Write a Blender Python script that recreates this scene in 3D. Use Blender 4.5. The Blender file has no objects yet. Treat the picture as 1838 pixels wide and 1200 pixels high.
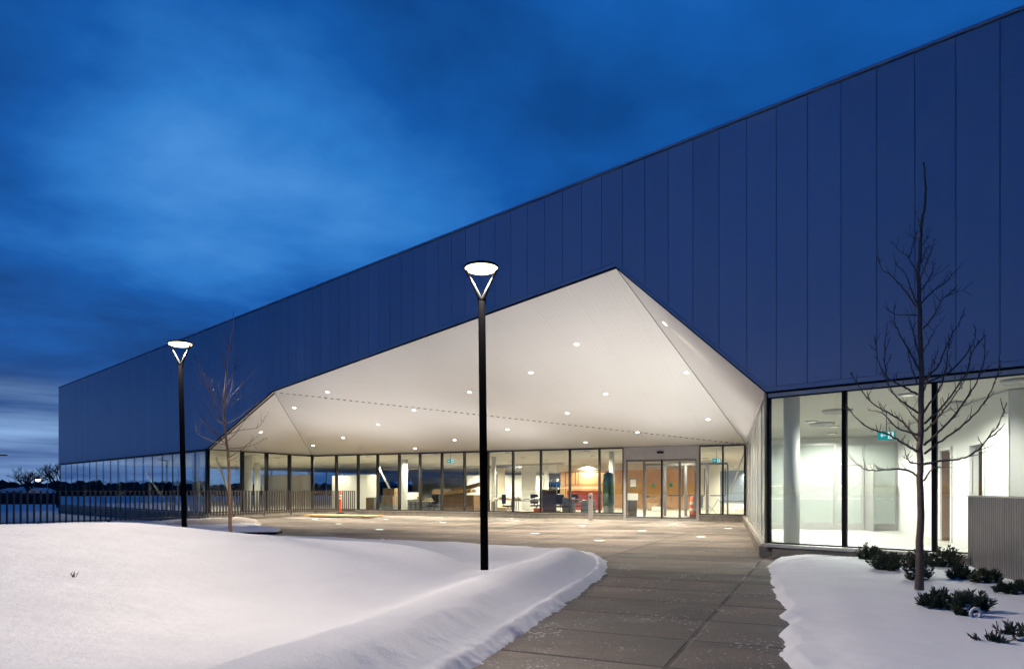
import bpy, bmesh, math, random
import numpy as np
from mathutils import Vector, Matrix
S = bpy.context.scene
COL = S.collection
random.seed(7)
PI = math.pi
# ------------------------------------------------------------------ camera
EYE = 1.25; F = 1225.0; CX = 919.0; HY = 880.0
cam_d = bpy.data.cameras.new('camera'); cam = bpy.data.objects.new('camera', cam_d); COL.objects.link(cam)
cam.location = (0, 0, EYE); cam.rotation_euler = (PI/2, 0, 0)
cam_d.sensor_width = 36; cam_d.lens = 36*F/1838; cam_d.shift_y = (HY-600)/1838
cam_d.clip_start = 0.05; cam_d.clip_end = 5000
S.camera = cam
S.view_settings.view_transform = 'Standard'; S.view_settings.look = 'None'
S.view_settings.exposure = 0; S.view_settings.gamma = 1
cy = S.cycles
cy.max_bounces = 8; cy.diffuse_bounces = 4; cy.glossy_bounces = 4; cy.transparent_max_bounces = 24
cy.sample_clamp_indirect = 4; cy.use_denoising = True; cy.caustics_reflective = False; cy.caustics_refractive = False
# ------------------------------------------------------------------ sky
W = bpy.data.worlds.new('World'); S.world = W; W.use_nodes = True
nt = W.node_tree; N = nt.nodes; L = nt.links; N.clear()
def nd(t, **k):
    n = N.new(t)
    for a, b in k.items(): setattr(n, a, b)
    return n
def wmath(op, a, b=None, c=None, clamp=False):
    n = nd('ShaderNodeMath', operation=op); n.use_clamp = clamp
    for i, v in enumerate((a, b, c)):
        if v is None: continue
        if isinstance(v, (int, float)): n.inputs[i].default_value = v
        else: L.new(v, n.inputs[i])
    return n.outputs[0]
tc = nd('ShaderNodeTexCoord'); sep = nd('ShaderNodeSeparateXYZ'); L.new(tc.outputs['Generated'], sep.inputs[0])
sky = nd('ShaderNodeTexSky', sky_type='NISHITA'); sky.sun_disc = False
sky.sun_elevation = math.radians(-4.0); sky.sun_rotation = math.radians(-60)
zc = wmath('MAXIMUM', sep.outputs['Z'], 0.0)
den = wmath('ADD', zc, 0.16)
cmb = nd('ShaderNodeCombineXYZ')
L.new(wmath('DIVIDE', sep.outputs['X'], den), cmb.inputs[0]); L.new(wmath('DIVIDE', sep.outputs['Y'], den), cmb.inputs[1])
def wnoise(scale, detail, rough, loc, dist=0.0):
    mp = nd('ShaderNodeMapping'); L.new(cmb.outputs[0], mp.inputs[0]); mp.inputs['Location'].default_value = loc
    n = nd('ShaderNodeTexNoise'); L.new(mp.outputs[0], n.inputs['Vector'])
    n.inputs['Scale'].default_value = scale; n.inputs['Detail'].default_value = detail
    n.inputs['Roughness'].default_value = rough; n.inputs['Distortion'].default_value = dist
    return n.outputs['Fac']
n1 = wnoise(0.45, 3, 0.45, (1.7, 4.2, 0), 0.3); n2 = wnoise(1.2, 7, 0.55, (5.3, 0.6, 2), 0.2)
def blob(dx, dy, dz, k):   # a thin place in the overcast, round a sky direction
    v = Vector((dx, dy, dz)).normalized()
    d = nd('ShaderNodeVectorMath', operation='DOT_PRODUCT'); nrm = nd('ShaderNodeVectorMath', operation='NORMALIZE')
    L.new(tc.outputs['Generated'], nrm.inputs[0]); L.new(nrm.outputs[0], d.inputs[0]); d.inputs[1].default_value = v
    return wmath('POWER', wmath('MAXIMUM', d.outputs['Value'], 0.0), k)
b1 = blob(-0.42, 1, 0.50, 60); b2 = blob(-0.20, 1, 0.42, 60); b3 = blob(-0.05, 1, 0.60, 9)
low = blob(-0.75, 1, 0.12, 10)
cl = wmath('ADD', wmath('MULTIPLY', n1, 0.55), wmath('MULTIPLY', n2, 0.45))
cl = wmath('SUBTRACT', cl, 0.50)
f = wmath('MULTIPLY_ADD', cl, 2.5, 0.26)
f = wmath('ADD', f, wmath('MULTIPLY', b3, 0.20))
f = wmath('SUBTRACT', f, wmath('MULTIPLY', low, 0.10))
bb = wmath('ADD', wmath('MULTIPLY', b1, 0.27), wmath('MULTIPLY', b2, 0.13))
f = wmath('ADD', f, wmath('MULTIPLY', bb, wmath('MULTIPLY_ADD', cl, 5.0, 0.75)))
ramp = nd('ShaderNodeValToRGB'); L.new(f, ramp.inputs[0])
er = ramp.color_ramp.elements
er[0].position = 0.0; er[0].color = (0.002, 0.030, 0.130, 1)
er[1].position = 1.0; er[1].color = (0.070, 0.28, 0.70, 1)
for p, c in ((0.22, (0.003, 0.055, 0.235, 1)), (0.45, (0.006, 0.100, 0.40, 1)), (0.70, (0.025, 0.190, 0.58, 1))):
    e = er.new(p); e.color = c
# bands of paler cloud just above the horizon
mpb = nd('ShaderNodeMapping'); L.new(tc.outputs['Generated'], mpb.inputs[0]); mpb.inputs['Scale'].default_value = (1.6, 1.6, 22)
mpb.inputs['Location'].default_value = (0.3, 0.2, 0.1)
nb = nd('ShaderNodeTexNoise'); L.new(mpb.outputs[0], nb.inputs['Vector']); nb.inputs['Scale'].default_value = 1.5
nb.inputs['Detail'].default_value = 5; nb.inputs['Roughness'].default_value = 0.55
rb = nd('ShaderNodeValToRGB'); L.new(nb.outputs['Fac'], rb.inputs[0])
rb.color_ramp.elements[0].position = 0.36; rb.color_ramp.elements[0].color = (0.020, 0.085, 0.28, 1)
rb.color_ramp.elements[1].position = 0.66; rb.color_ramp.elements[1].color = (0.24, 0.42, 0.74, 1)
lowmask = nd('ShaderNodeMapRange', interpolation_type='SMOOTHSTEP'); L.new(zc, lowmask.inputs['Value'])
lowmask.inputs['From Min'].default_value = 0.155; lowmask.inputs['From Max'].default_value = 0.08
mx = nd('ShaderNodeMix', data_type='RGBA'); L.new(lowmask.outputs[0], mx.inputs['Factor'])
west = nd('ShaderNodeMix', data_type='RGBA'); L.new(blob(-0.95, 1, 0.05, 4), west.inputs['Factor'])
west.inputs[6].default_value = (0.010, 0.070, 0.25, 1); L.new(rb.outputs[0], west.inputs[7])
L.new(ramp.outputs[0], mx.inputs[6]); L.new(west.outputs[2], mx.inputs[7])
add = nd('ShaderNodeMix', data_type='RGBA', blend_type='ADD'); add.inputs['Factor'].default_value = 0.10
L.new(mx.outputs[2], add.inputs[6]); L.new(sky.outputs[0], add.inputs[7])
bg = nd('ShaderNodeBackground'); L.new(add.outputs[2], bg.inputs[0]); bg.inputs[1].default_value = 1.0
wo = nd('ShaderNodeOutputWorld'); L.new(bg.outputs[0], wo.inputs[0])

# ------------------------------------------------------------------ helpers
def link(o): COL.objects.link(o); return o
def tag(o, label=None, cat=None, group=None, kind=None):
    if label: o['label'] = label
    if cat: o['category'] = cat
    if group: o['group'] = group
    if kind: o['kind'] = kind
    return o
def thing(name, label, cat, loc=(0, 0, 0), rotz=0, group=None):
    o = link(bpy.data.objects.new(name, None)); o.location = loc; o.rotation_euler = (0, 0, rotz)
    o.empty_display_size = 0.3
    return tag(o, label, cat, group)
def copy_tree(o, parent=None):
    c = o.copy(); link(c); c.parent = parent
    for ch in list(o.children): copy_tree(ch, c)
    return c
class MB:
    def __init__(s): s.v = []; s.f = []
    def add(s, vs, fs):
        b = len(s.v); s.v += [tuple(v) for v in vs]; s.f += [tuple(i+b for i in f) for f in fs]; return s
    def box(s, x0, x1, y0, y1, z0, z1):
        vs = [(x, y, z) for z in (z0, z1) for y in (y0, y1) for x in (x0, x1)]
        return s.add(vs, [(0,2,3,1),(4,5,7,6),(0,1,5,4),(2,6,7,3),(0,4,6,2),(1,3,7,5)])
    def bar(s, a, b, w, h, up=(0, 0, 1)):    # box beam from a to b; w across, h along up
        a = Vector(a); b = Vector(b); d = (b-a).normalized(); u = Vector(up)
        if abs(d.dot(u)) > 0.98: u = Vector((0, 1, 0))
        r = d.cross(u).normalized(); u = r.cross(d).normalized()
        vs = [p + r*(w/2*i) + u*(h/2*j) for p in (a, b) for i, j in ((-1,-1),(1,-1),(1,1),(-1,1))]
        return s.add(vs, [(0,1,2,3),(7,6,5,4),(0,4,5,1),(1,5,6,2),(2,6,7,3),(3,7,4,0)])
    def tube(s, pts, rad, n=8, cap=True):
        pts = [Vector(p) for p in pts]; m = len(pts)
        if isinstance(rad, (int, float)): rad = [rad]*m
        vs = []; ref = None
        for i, p in enumerate(pts):
            d = (pts[min(i+1, m-1)] - pts[max(i-1, 0)]).normalized()
            if ref is None:
                ref = Vector((1, 0, 0)) if abs(d.x) < 0.8 else Vector((0, 1, 0))
            r = (ref - d*ref.dot(d)).normalized(); ref = r; u = d.cross(r)
            vs += [p + (r*math.cos(2*PI*k/n) + u*math.sin(2*PI*k/n))*rad[i] for k in range(n)]
        fs = [(i*n+k, i*n+(k+1)%n, (i+1)*n+(k+1)%n, (i+1)*n+k) for i in range(m-1) for k in range(n)]
        if cap: fs += [tuple(range(n-1, -1, -1)), tuple((m-1)*n+k for k in range(n))]
        return s.add(vs, fs)
    def lathe(s, prof, c=(0, 0, 0), n=24):
        vs = []; c = Vector(c)
        for r, z in prof: vs += [c + Vector((r*math.cos(2*PI*k/n), r*math.sin(2*PI*k/n), z)) for k in range(n)]
        m = len(prof)
        fs = [(i*n+k, i*n+(k+1)%n, (i+1)*n+(k+1)%n, (i+1)*n+k) for i in range(m-1) for k in range(n)]
        fs += [tuple(range(n-1, -1, -1)), tuple((m-1)*n+k for k in range(n))]
        return s.add(vs, fs)
    def prism(s, poly, dvec):                 # polygon (3-D points) extruded by dvec
        n = len(poly); d = Vector(dvec); vs = [Vector(p) for p in poly]; vs += [v+d for v in vs]
        fs = [tuple(range(n)), tuple(range(2*n-1, n-1, -1))] + [(i, i+n, (i+1)%n+n, (i+1)%n) for i in range(n)]
        return s.add(vs, fs)
    def build(s, name, mat, parent=None, smooth=False, bevel=0, **t):
        me = bpy.data.meshes.new(name); me.from_pydata(s.v, [], s.f); me.update()
        bm = bmesh.new(); bm.from_mesh(me); bmesh.ops.recalc_face_normals(bm, faces=bm.faces); bm.to_mesh(me); bm.free()
        if smooth: me.polygons.foreach_set('use_smooth', [True]*len(me.polygons))
        if mat: me.materials.append(mat)
        o = link(bpy.data.objects.new(name, me))
        if bevel:
            md = o.modifiers.new('bevel', 'BEVEL'); md.width = bevel; md.segments = 2; md.limit_method = 'ANGLE'
        if parent: o.parent = parent
        return tag(o, **t) if t else o
# photograph measurements -> plan positions
def at(px, d, z=0.0): return Vector(((px-CX)/F*d, d, z))
def gp(px, py, z=0.0):
    d = (EYE-z)*F/(py-HY); return at(px, d, z)
# ------------------------------------------------------------------ materials
def mat(name, col, rough=0.6, metal=0.0, noise=None, bump=None, spec=0.5, coat=0):
    m = bpy.data.materials.new(name); m.use_nodes = True; t = m.node_tree; b = t.nodes['Principled BSDF']
    b.inputs['Base Color'].default_value = (*col, 1); b.inputs['Roughness'].default_value = rough
    b.inputs['Metallic'].default_value = metal; b.inputs['Specular IOR Level'].default_value = spec
    if coat: b.inputs['Coat Weight'].default_value = coat
    if noise:
        sc, amt, det = noise
        tc = t.nodes.new('ShaderNodeTexCoord'); n = t.nodes.new('ShaderNodeTexNoise')
        n.inputs['Scale'].default_value = sc; n.inputs['Detail'].default_value = det; n.inputs['Roughness'].default_value = 0.6
        t.links.new(tc.outputs['Object'], n.inputs['Vector'])
        r = t.nodes.new('ShaderNodeValToRGB'); t.links.new(n.outputs['Fac'], r.inputs[0])
        r.color_ramp.elements[0].position = 0.3; r.color_ramp.elements[1].position = 0.7
        r.color_ramp.elements[0].color = (*[c*(1-amt) for c in col], 1); r.color_ramp.elements[1].color = (*[min(1, c*(1+amt)) for c in col], 1)
        t.links.new(r.outputs[0], b.inputs['Base Color'])
        if bump:
            bp = t.nodes.new('ShaderNodeBump'); bp.inputs['Strength'].default_value = bump[0]; bp.inputs['Distance'].default_value = bump[1]
            t.links.new(n.outputs['Fac'], bp.inputs['Height']); t.links.new(bp.outputs[0], b.inputs['Normal'])
    return m
def emis(name, col, st):
    m = bpy.data.materials.new(name); m.use_nodes = True; t = m.node_tree; t.nodes.clear()
    e = t.nodes.new('ShaderNodeEmission'); e.inputs[0].default_value = (*col, 1); e.inputs[1].default_value = st
    o = t.nodes.new('ShaderNodeOutputMaterial'); t.links.new(e.outputs[0], o.inputs[0]); return m
def mnode(t, op, a, b=None, c=None):
    n = t.nodes.new('ShaderNodeMath'); n.operation = op
    for i, v in enumerate((a, b, c)):
        if v is None: continue
        if isinstance(v, (int, float)): n.inputs[i].default_value = v
        else: t.links.new(v, n.inputs[i])
    return n.outputs[0]
def glass(name, tint=(0.93, 0.97, 0.95), k=1.7, rough=0.0, base=0.045, milk=0.0):
    m = bpy.data.materials.new(name); m.use_nodes = True; t = m.node_tree; t.nodes.clear()
    tr = t.nodes.new('ShaderNodeBsdfTransparent'); tr.inputs[0].default_value = (*tint, 1)
    gl = t.nodes.new('ShaderNodeBsdfGlossy'); gl.inputs['Roughness'].default_value = rough; gl.inputs[0].default_value = (0.95, 0.98, 1, 1)
    lw = t.nodes.new('ShaderNodeLayerWeight'); lw.inputs[0].default_value = 0.5
    p = mnode(t, 'POWER', lw.outputs['Facing'], 5.0); f = mnode(t, 'MULTIPLY_ADD', p, 0.95, base); f = mnode(t, 'MULTIPLY', f, k)
    f = mnode(t, 'MINIMUM', f, 0.92)
    mx = t.nodes.new('ShaderNodeMixShader'); t.links.new(f, mx.inputs[0]); t.links.new(gl.outputs[0], mx.inputs[2])
    if milk:
        tl = t.nodes.new('ShaderNodeBsdfTranslucent'); tl.inputs[0].default_value = (0.9, 0.92, 0.88, 1)
        df = t.nodes.new('ShaderNodeBsdfDiffuse'); df.inputs[0].default_value = (0.85, 0.87, 0.83, 1)
        a = t.nodes.new('ShaderNodeMixShader'); a.inputs[0].default_value = 0.5; t.links.new(tl.outputs[0], a.inputs[1]); t.links.new(df.outputs[0], a.inputs[2])
        b = t.nodes.new('ShaderNodeMixShader'); b.inputs[0].default_value = milk; t.links.new(tr.outputs[0], b.inputs[1]); t.links.new(a.outputs[0], b.inputs[2])
        t.links.new(b.outputs[0], mx.inputs[1])
    else: t.links.new(tr.outputs[0], mx.inputs[1])
    o = t.nodes.new('ShaderNodeOutputMaterial'); t.links.new(mx.outputs[0], o.inputs[0]); return m

M = {}
M['glass'] = glass('clear_glass')
M['frit'] = glass('dotted_glass', milk=0.72, k=0.55)
M['blueglass'] = glass('coated_glass', (0.80, 0.88, 0.90), k=2.6, base=0.07)
M['film'] = glass('partition_glass', k=1.0, milk=0.35)
M['black'] = mat('black_paint', (0.006, 0.006, 0.007), 0.7, spec=0.12)
M['lampblack'] = mat('matt_black_coating', (0.004, 0.004, 0.005), 1.0, spec=0.0)
M['mull'] = mat('dark_mullion', (0.035, 0.036, 0.038), 0.4, 0.3)
M['alu'] = mat('anodised_aluminium', (0.55, 0.53, 0.50), 0.42, 0.4, noise=(3, 0.06, 3))
M['aludark'] = mat('grey_aluminium', (0.22, 0.22, 0.22), 0.4, 0.5)
M['steelwhite'] = mat('white_painted_steel', (0.75, 0.76, 0.74), 0.45)
M['white'] = mat('white_wall_paint', (0.85, 0.84, 0.79), 0.6, noise=(0.7, 0.025, 4))
M['ceil'] = mat('white_ceiling', (0.84, 0.80, 0.70), 0.7, noise=(0.6, 0.03, 4))
M['ivory'] = mat('ivory_ceiling', (0.78, 0.70, 0.56), 0.7)
M['floorin'] = mat('indoor_floor', (0.46, 0.43, 0.38), 0.35, noise=(0.9, 0.12, 6))
M['floorwhite'] = mat('pale_floor', (0.72, 0.70, 0.66), 0.25, noise=(1.5, 0.05, 5))
M['wood'] = mat('maple_panel', (0.58, 0.33, 0.14), 0.5, noise=(1.4, 0.10, 6))
M['plywood'] = mat('plywood', (0.50, 0.33, 0.15), 0.7, noise=(9, 0.2, 6))
M['brown'] = mat('brown_board', (0.16, 0.09, 0.045), 0.6, noise=(4, 0.3, 6))
M['darkcab'] = mat('dark_cabinet', (0.06, 0.05, 0.045), 0.5, noise=(5, 0.3, 4))
M['carton'] = mat('cardboard', (0.30, 0.21, 0.12), 0.8, noise=(8, 0.15, 5))
M['grey'] = mat('grey_plastic', (0.18, 0.20, 0.21), 0.5)
M['paper'] = mat('white_paper', (0.82, 0.81, 0.76), 0.7)
M['red'] = mat('dark_red_steel', (0.26, 0.035, 0.02), 0.5)
M['orange'] = mat('orange_plastic', (0.72, 0.10, 0.02), 0.45, noise=(12, 0.12, 4))
M['reflect'] = mat('white_reflective_band', (0.85, 0.85, 0.80), 0.3)
M['green'] = mat('green_cloth', (0.04, 0.09, 0.07), 0.8, noise=(6, 0.3, 4))
M['signgreen'] = mat('green_sign', (0.03, 0.22, 0.13), 0.5)
M['concrete'] = mat('kerb_concrete', (0.24, 0.22, 0.19), 0.85, noise=(5, 0.22, 8), bump=(0.3, 0.01))
M['bark'] = mat('grey_brown_bark', (0.085, 0.062, 0.055), 0.8, noise=(30, 0.35, 6), bump=(0.6, 0.01))
M['barkred'] = mat('tan_bark', (0.26, 0.15, 0.085), 0.75, noise=(28, 0.3, 6), bump=(0.5, 0.01))
M['twigred'] = mat('red_brown_twig', (0.13, 0.075, 0.055), 0.7, noise=(20, 0.25, 3))
M['juniper'] = mat('juniper_needles', (0.030, 0.048, 0.022), 0.65, noise=(14, 0.55, 4))
M['juniperstem'] = mat('juniper_stem', (0.10, 0.065, 0.04), 0.8)
M['farwood'] = mat('far_bare_wood', (0.022, 0.018, 0.020), 0.9, noise=(0.3, 0.4, 5))
M['house'] = mat('far_house_wall', (0.08, 0.07, 0.07), 0.8)
M['houseroof'] = mat('snowy_roof', (0.75, 0.78, 0.82), 0.8)
M['lamp_on'] = emis('lit_lamp_lens', (1.0, 0.80, 0.52), 6)
M['down_on'] = emis('lit_downlight_lens', (1.0, 0.95, 0.85), 9)
M['ground_on'] = emis('lit_ground_lens', (0.80, 1.0, 0.92), 3.0)
M['ceil_on'] = emis('lit_ceiling_lens', (1.0, 0.95, 0.82), 6)
M['street_on'] = emis('lit_street_lens', (1.0, 0.75, 0.42), 12)
M['exit_on'] = emis('lit_exit_panel', (0.0, 0.42, 0.45), 0.8)
M['exit_white'] = emis('lit_exit_figure', (0.8, 1.0, 0.95), 1.0)

# snow
def snow_mat(name, dirt=0.0):
    m = bpy.data.materials.new(name); m.use_nodes = True; t = m.node_tree; b = t.nodes['Principled BSDF']
    b.inputs['Base Color'].default_value = (0.83, 0.84, 0.86, 1); b.inputs['Roughness'].default_value = 0.75
    b.inputs['Specular IOR Level'].default_value = 0.25
    g = t.nodes.new('ShaderNodeNewGeometry')
    def ns(sc, det, r=0.6):
        n = t.nodes.new('ShaderNodeTexNoise'); n.inputs['Scale'].default_value = sc; n.inputs['Detail'].default_value = det
        n.inputs['Roughness'].default_value = r; t.links.new(g.outputs['Position'], n.inputs['Vector']); return n.outputs['Fac']
    a = ns(2.2, 6); c = ns(45, 5, 0.7)
    h = mnode(t, 'ADD', mnode(t, 'MULTIPLY', a, 0.035), mnode(t, 'MULTIPLY', c, 0.006))
    bp = t.nodes.new('ShaderNodeBump'); bp.inputs['Strength'].default_value = 0.7; bp.inputs['Distance'].default_value = 1.0
    t.links.new(h, bp.inputs['Height']); t.links.new(bp.outputs[0], b.inputs['Normal'])
    r = t.nodes.new('ShaderNodeValToRGB'); t.links.new(ns(0.8, 8, 0.62), r.inputs[0])
    r.color_ramp.elements[0].position = 0.35; r.color_ramp.elements[1].position = 0.7
    r.color_ramp.elements[0].color = (0.80, 0.81, 0.83, 1)
    r.color_ramp.elements[1].color = (0.74, 0.74, 0.76, 1) if not dirt else (0.25, 0.20, 0.15, 1)
    if dirt: r.color_ramp.elements[0].position = 0.42; r.color_ramp.elements[1].position = 0.56
    sx = t.nodes.new('ShaderNodeSeparateXYZ'); t.links.new(g.outputs['Position'], sx.inputs[0])
    def near(v, c, w): return mnode(t, 'POWER', mnode(t, 'DIVIDE', mnode(t, 'SUBTRACT', v, c), w), 2.0)
    patch = mnode(t, 'SUBTRACT', 1.0, mnode(t, 'ADD', near(sx.outputs[0], -10.6, 2.6), near(sx.outputs[1], 26.0, 5.5)))
    dm = mnode(t, 'GREATER_THAN', mnode(t, 'MULTIPLY', patch, ns(2.6, 8, 0.7)), 0.30)
    mm = t.nodes.new('ShaderNodeMix'); mm.data_type = 'RGBA'; t.links.new(mnode(t, 'MULTIPLY', dm, .75), mm.inputs['Factor'])
    t.links.new(r.outputs[0], mm.inputs[6]); mm.inputs[7].default_value = (0.16, 0.12, 0.09, 1)
    t.links.new(mm.outputs[2], b.inputs['Base Color'])
    return m
M['snow'] = snow_mat('snow'); M['dirtysnow'] = snow_mat('dirty_snow', 1)

# paving: slab joints cut along the building's own axes
GD = Vector((0.414, 0.910)); GN = Vector((0.910, -0.414))
def paving():
    m = bpy.data.materials.new('broom_finished_concrete'); m.use_nodes = True; t = m.node_tree; b = t.nodes['Principled BSDF']
    g = t.nodes.new('ShaderNodeNewGeometry'); s = t.nodes.new('ShaderNodeSeparateXYZ'); t.links.new(g.outputs['Position'], s.inputs[0])
    def axis(v, off):
        return mnode(t, 'ADD', mnode(t, 'ADD', mnode(t, 'MULTIPLY', s.outputs[0], v.x), mnode(t, 'MULTIPLY', s.outputs[1], v.y)), off)
    a1 = axis(GD, -5.81); a2 = axis(GN, 1.005)
    def joint(a, per, w):
        q = mnode(t, 'ABSOLUTE', mnode(t, 'SUBTRACT', mnode(t, 'FRACT', mnode(t, 'ADD', mnode(t, 'DIVIDE', a, per), 0.5)), 0.5))
        mr = t.nodes.new('ShaderNodeMapRange'); mr.interpolation_type = 'SMOOTHSTEP'
        t.links.new(mnode(t, 'MULTIPLY', q, per), mr.inputs['Value'])
        mr.inputs['From Min'].default_value = w; mr.inputs['From Max'].default_value = w*2.6
        return mr.outputs[0]     # 0 in the joint, 1 on the slab
    j = mnode(t, 'MULTIPLY', joint(a1, 0.96, 0.011), joint(a2, 2.7, 0.011))
    def ns(sc, det, r=0.6, vec=None):
        n = t.nodes.new('ShaderNodeTexNoise'); n.inputs['Scale'].default_value = sc; n.inputs['Detail'].default_value = det
        n.inputs['Roughness'].default_value = r; t.links.new(vec or g.outputs['Position'], n.inputs['Vector']); return n.outputs['Fac']
    # each slab takes its own tone
    cell = t.nodes.new('ShaderNodeCombineXYZ')
    t.links.new(mnode(t, 'FLOOR', mnode(t, 'DIVIDE', a1, 0.96)), cell.inputs[0]); t.links.new(mnode(t, 'FLOOR', mnode(t, 'DIVIDE', a2, 2.7)), cell.inputs[1])
    wn = t.nodes.new('ShaderNodeTexWhiteNoise'); wn.noise_dimensions = '3D'; t.links.new(cell.outputs[0], wn.inputs['Vector'])
    mp = t.nodes.new('ShaderNodeMapping'); mp.inputs['Scale'].default_value = (0.55, 1.0, 1); mp.inputs['Rotation'].default_value = (0, 0, 0.43)
    t.links.new(g.outputs['Position'], mp.inputs[0])
    st = ns(0.75, 9, 0.62, mp.outputs[0]); fi = ns(34, 6, 0.7)
    v = mnode(t, 'ADD', mnode(t, 'MULTIPLY', st, 0.95), mnode(t, 'MULTIPLY_ADD', fi, 0.36, -0.16)); v = mnode(t, 'ADD', v, mnode(t, 'MULTIPLY', wn.outputs['Value'], 0.15))
    r = t.nodes.new('ShaderNodeValToRGB'); t.links.new(v, r.inputs[0])
    e = r.color_ramp.elements; e[0].position = 0.40; e[0].color = (0.030, 0.028, 0.025, 1); e[1].position = 0.70; e[1].color = (0.225, 0.185, 0.155, 1)
    q = e.new(0.53); q.color = (0.088, 0.075, 0.065, 1)
    mj = t.nodes.new('ShaderNodeMix'); mj.data_type = 'RGBA'; t.links.new(j, mj.inputs['Factor']); mj.inputs[6].default_value = (0.02, 0.018, 0.016, 1)
    t.links.new(r.outputs[0], mj.inputs[7])
    # scattered de-icing salt
    vo = t.nodes.new('ShaderNodeTexVoronoi'); vo.inputs['Scale'].default_value = 20; t.links.new(g.outputs['Position'], vo.inputs['Vector'])
    sp = mnode(t, 'LESS_THAN', vo.outputs['Distance'], mnode(t, 'MULTIPLY', mnode(t, 'SUBTRACT', ns(1.3, 3), 0.40), 1.25))
    ms = t.nodes.new('ShaderNodeMix'); ms.data_type = 'RGBA'; t.links.new(mnode(t, 'MULTIPLY', sp, 0.55), ms.inputs['Factor'])
    t.links.new(mj.outputs[2], ms.inputs[6]); ms.inputs[7].default_value = (0.6, 0.6, 0.6, 1)
    t.links.new(ms.outputs[2], b.inputs['Base Color'])
    rr = t.nodes.new('ShaderNodeMapRange'); t.links.new(st, rr.inputs[0]); rr.inputs[1].default_value = 0.35; rr.inputs[2].default_value = 0.6
    rr.inputs[3].default_value = 0.38; rr.inputs[4].default_value = 0.85; t.links.new(rr.outputs[0], b.inputs['Roughness'])
    bp = t.nodes.new('ShaderNodeBump'); bp.inputs['Strength'].default_value = 0.8; bp.inputs['Distance'].default_value = 1.0
    t.links.new(mnode(t, 'ADD', mnode(t, 'MULTIPLY', j, 0.008), mnode(t, 'MULTIPLY', fi, 0.004)), bp.inputs['Height'])
    t.links.new(bp.outputs[0], b.inputs['Normal'])
    return m
M['paving'] = paving()

# metal cladding: each panel a slightly different tone
def cladding():
    m = bpy.data.materials.new('metal_cladding'); m.use_nodes = True; t = m.node_tree; b = t.nodes['Principled BSDF']
    g = t.nodes.new('ShaderNodeNewGeometry')
    r = t.nodes.new('ShaderNodeMapRange'); t.links.new(g.outputs['Random Per Island'], r.inputs[0]); r.inputs[3].default_value = 0.95; r.inputs[4].default_value = 1.05
    n = t.nodes.new('ShaderNodeTexNoise'); n.inputs['Scale'].default_value = 0.35; n.inputs['Detail'].default_value = 4; t.links.new(g.outputs['Position'], n.inputs['Vector'])
    k = mnode(t, 'MULTIPLY', r.outputs[0], mnode(t, 'MULTIPLY_ADD', n.outputs['Fac'], 0.12, 0.94))
    v = t.nodes.new('ShaderNodeVectorMath'); v.operation = 'SCALE'; v.inputs[0].default_value = (0.33, 0.39, 0.49); t.links.new(k, v.inputs['Scale'])
    t.links.new(v.outputs[0], b.inputs['Base Color']); bpn = t.nodes.new('ShaderNodeTexNoise'); bpn.inputs['Scale'].default_value = 0.9; bpn.inputs['Detail'].default_value = 2; t.links.new(g.outputs['Position'], bpn.inputs['Vector'])
    bp = t.nodes.new('ShaderNodeBump'); bp.inputs['Strength'].default_value = 0.35; bp.inputs['Distance'].default_value = 0.05; t.links.new(bpn.outputs['Fac'], bp.inputs['Height']); t.links.new(bp.outputs[0], b.inputs['Normal'])
    b.inputs['Metallic'].default_value = 0.65; b.inputs['Roughness'].default_value = 0.40
    return m
M['clad'] = cladding()
M['cladback'] = mat('cladding_joint', (0.03, 0.03, 0.035), 0.8)

# perforated soffit sheet
def soffit_mat():
    m = bpy.data.materials.new('perforated_soffit'); m.use_nodes = True; t = m.node_tree; b = t.nodes['Principled BSDF']
    g = t.nodes.new('ShaderNodeNewGeometry'); s = t.nodes.new('ShaderNodeSeparateXYZ'); t.links.new(g.outputs['Position'], s.inputs[0])
    def axis(v): return mnode(t, 'ADD', mnode(t, 'MULTIPLY', s.outputs[0], v.x), mnode(t, 'MULTIPLY', s.outputs[1], v.y))
    a1 = axis(GD); a2 = axis(GN)
    def dist(a, per): return mnode(t, 'MULTIPLY', mnode(t, 'ABSOLUTE', mnode(t, 'SUBTRACT', mnode(t, 'FRACT', mnode(t, 'DIVIDE', a, per)), 0.5)), per)
    hole = mnode(t, 'ADD', mnode(t, 'POWER', dist(a1, 0.13), 2.0), mnode(t, 'POWER', dist(a2, 0.13), 2.0))
    hole = mnode(t, 'LESS_THAN', hole, 0.014**2)
    seam = mnode(t, 'LESS_THAN', dist(a2, 1.22), 0.005)
    seam2 = mnode(t, 'MULTIPLY', mnode(t, 'LESS_THAN', dist(a1, 3.05), 0.005), 0.5)
    k = mnode(t, 'MAXIMUM', mnode(t, 'MAXIMUM', hole, mnode(t, 'MULTIPLY', seam, 0.5)), seam2)
    n = t.nodes.new('ShaderNodeTexNoise'); n.inputs['Scale'].default_value = 0.5; n.inputs['Detail'].default_value = 3; t.links.new(g.outputs['Position'], n.inputs['Vector'])
    v = t.nodes.new('ShaderNodeVectorMath'); v.operation = 'SCALE'; v.inputs[0].default_value = (0.87, 0.86, 0.83)
    t.links.new(mnode(t, 'MULTIPLY_ADD', n.outputs['Fac'], 0.06, 0.95), v.inputs['Scale'])
    mx = t.nodes.new('ShaderNodeMix'); mx.data_type = 'RGBA'; t.links.new(mnode(t, 'MULTIPLY', k, 0.24), mx.inputs['Factor'])
    t.links.new(v.outputs[0], mx.inputs[6]); mx.inputs[7].default_value = (0.12, 0.12, 0.11, 1)
    t.links.new(mx.outputs[2], b.inputs['Base Color']); b.inputs['Roughness'].default_value = 0.42
    return m
M['soffit'] = soffit_mat()

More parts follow.
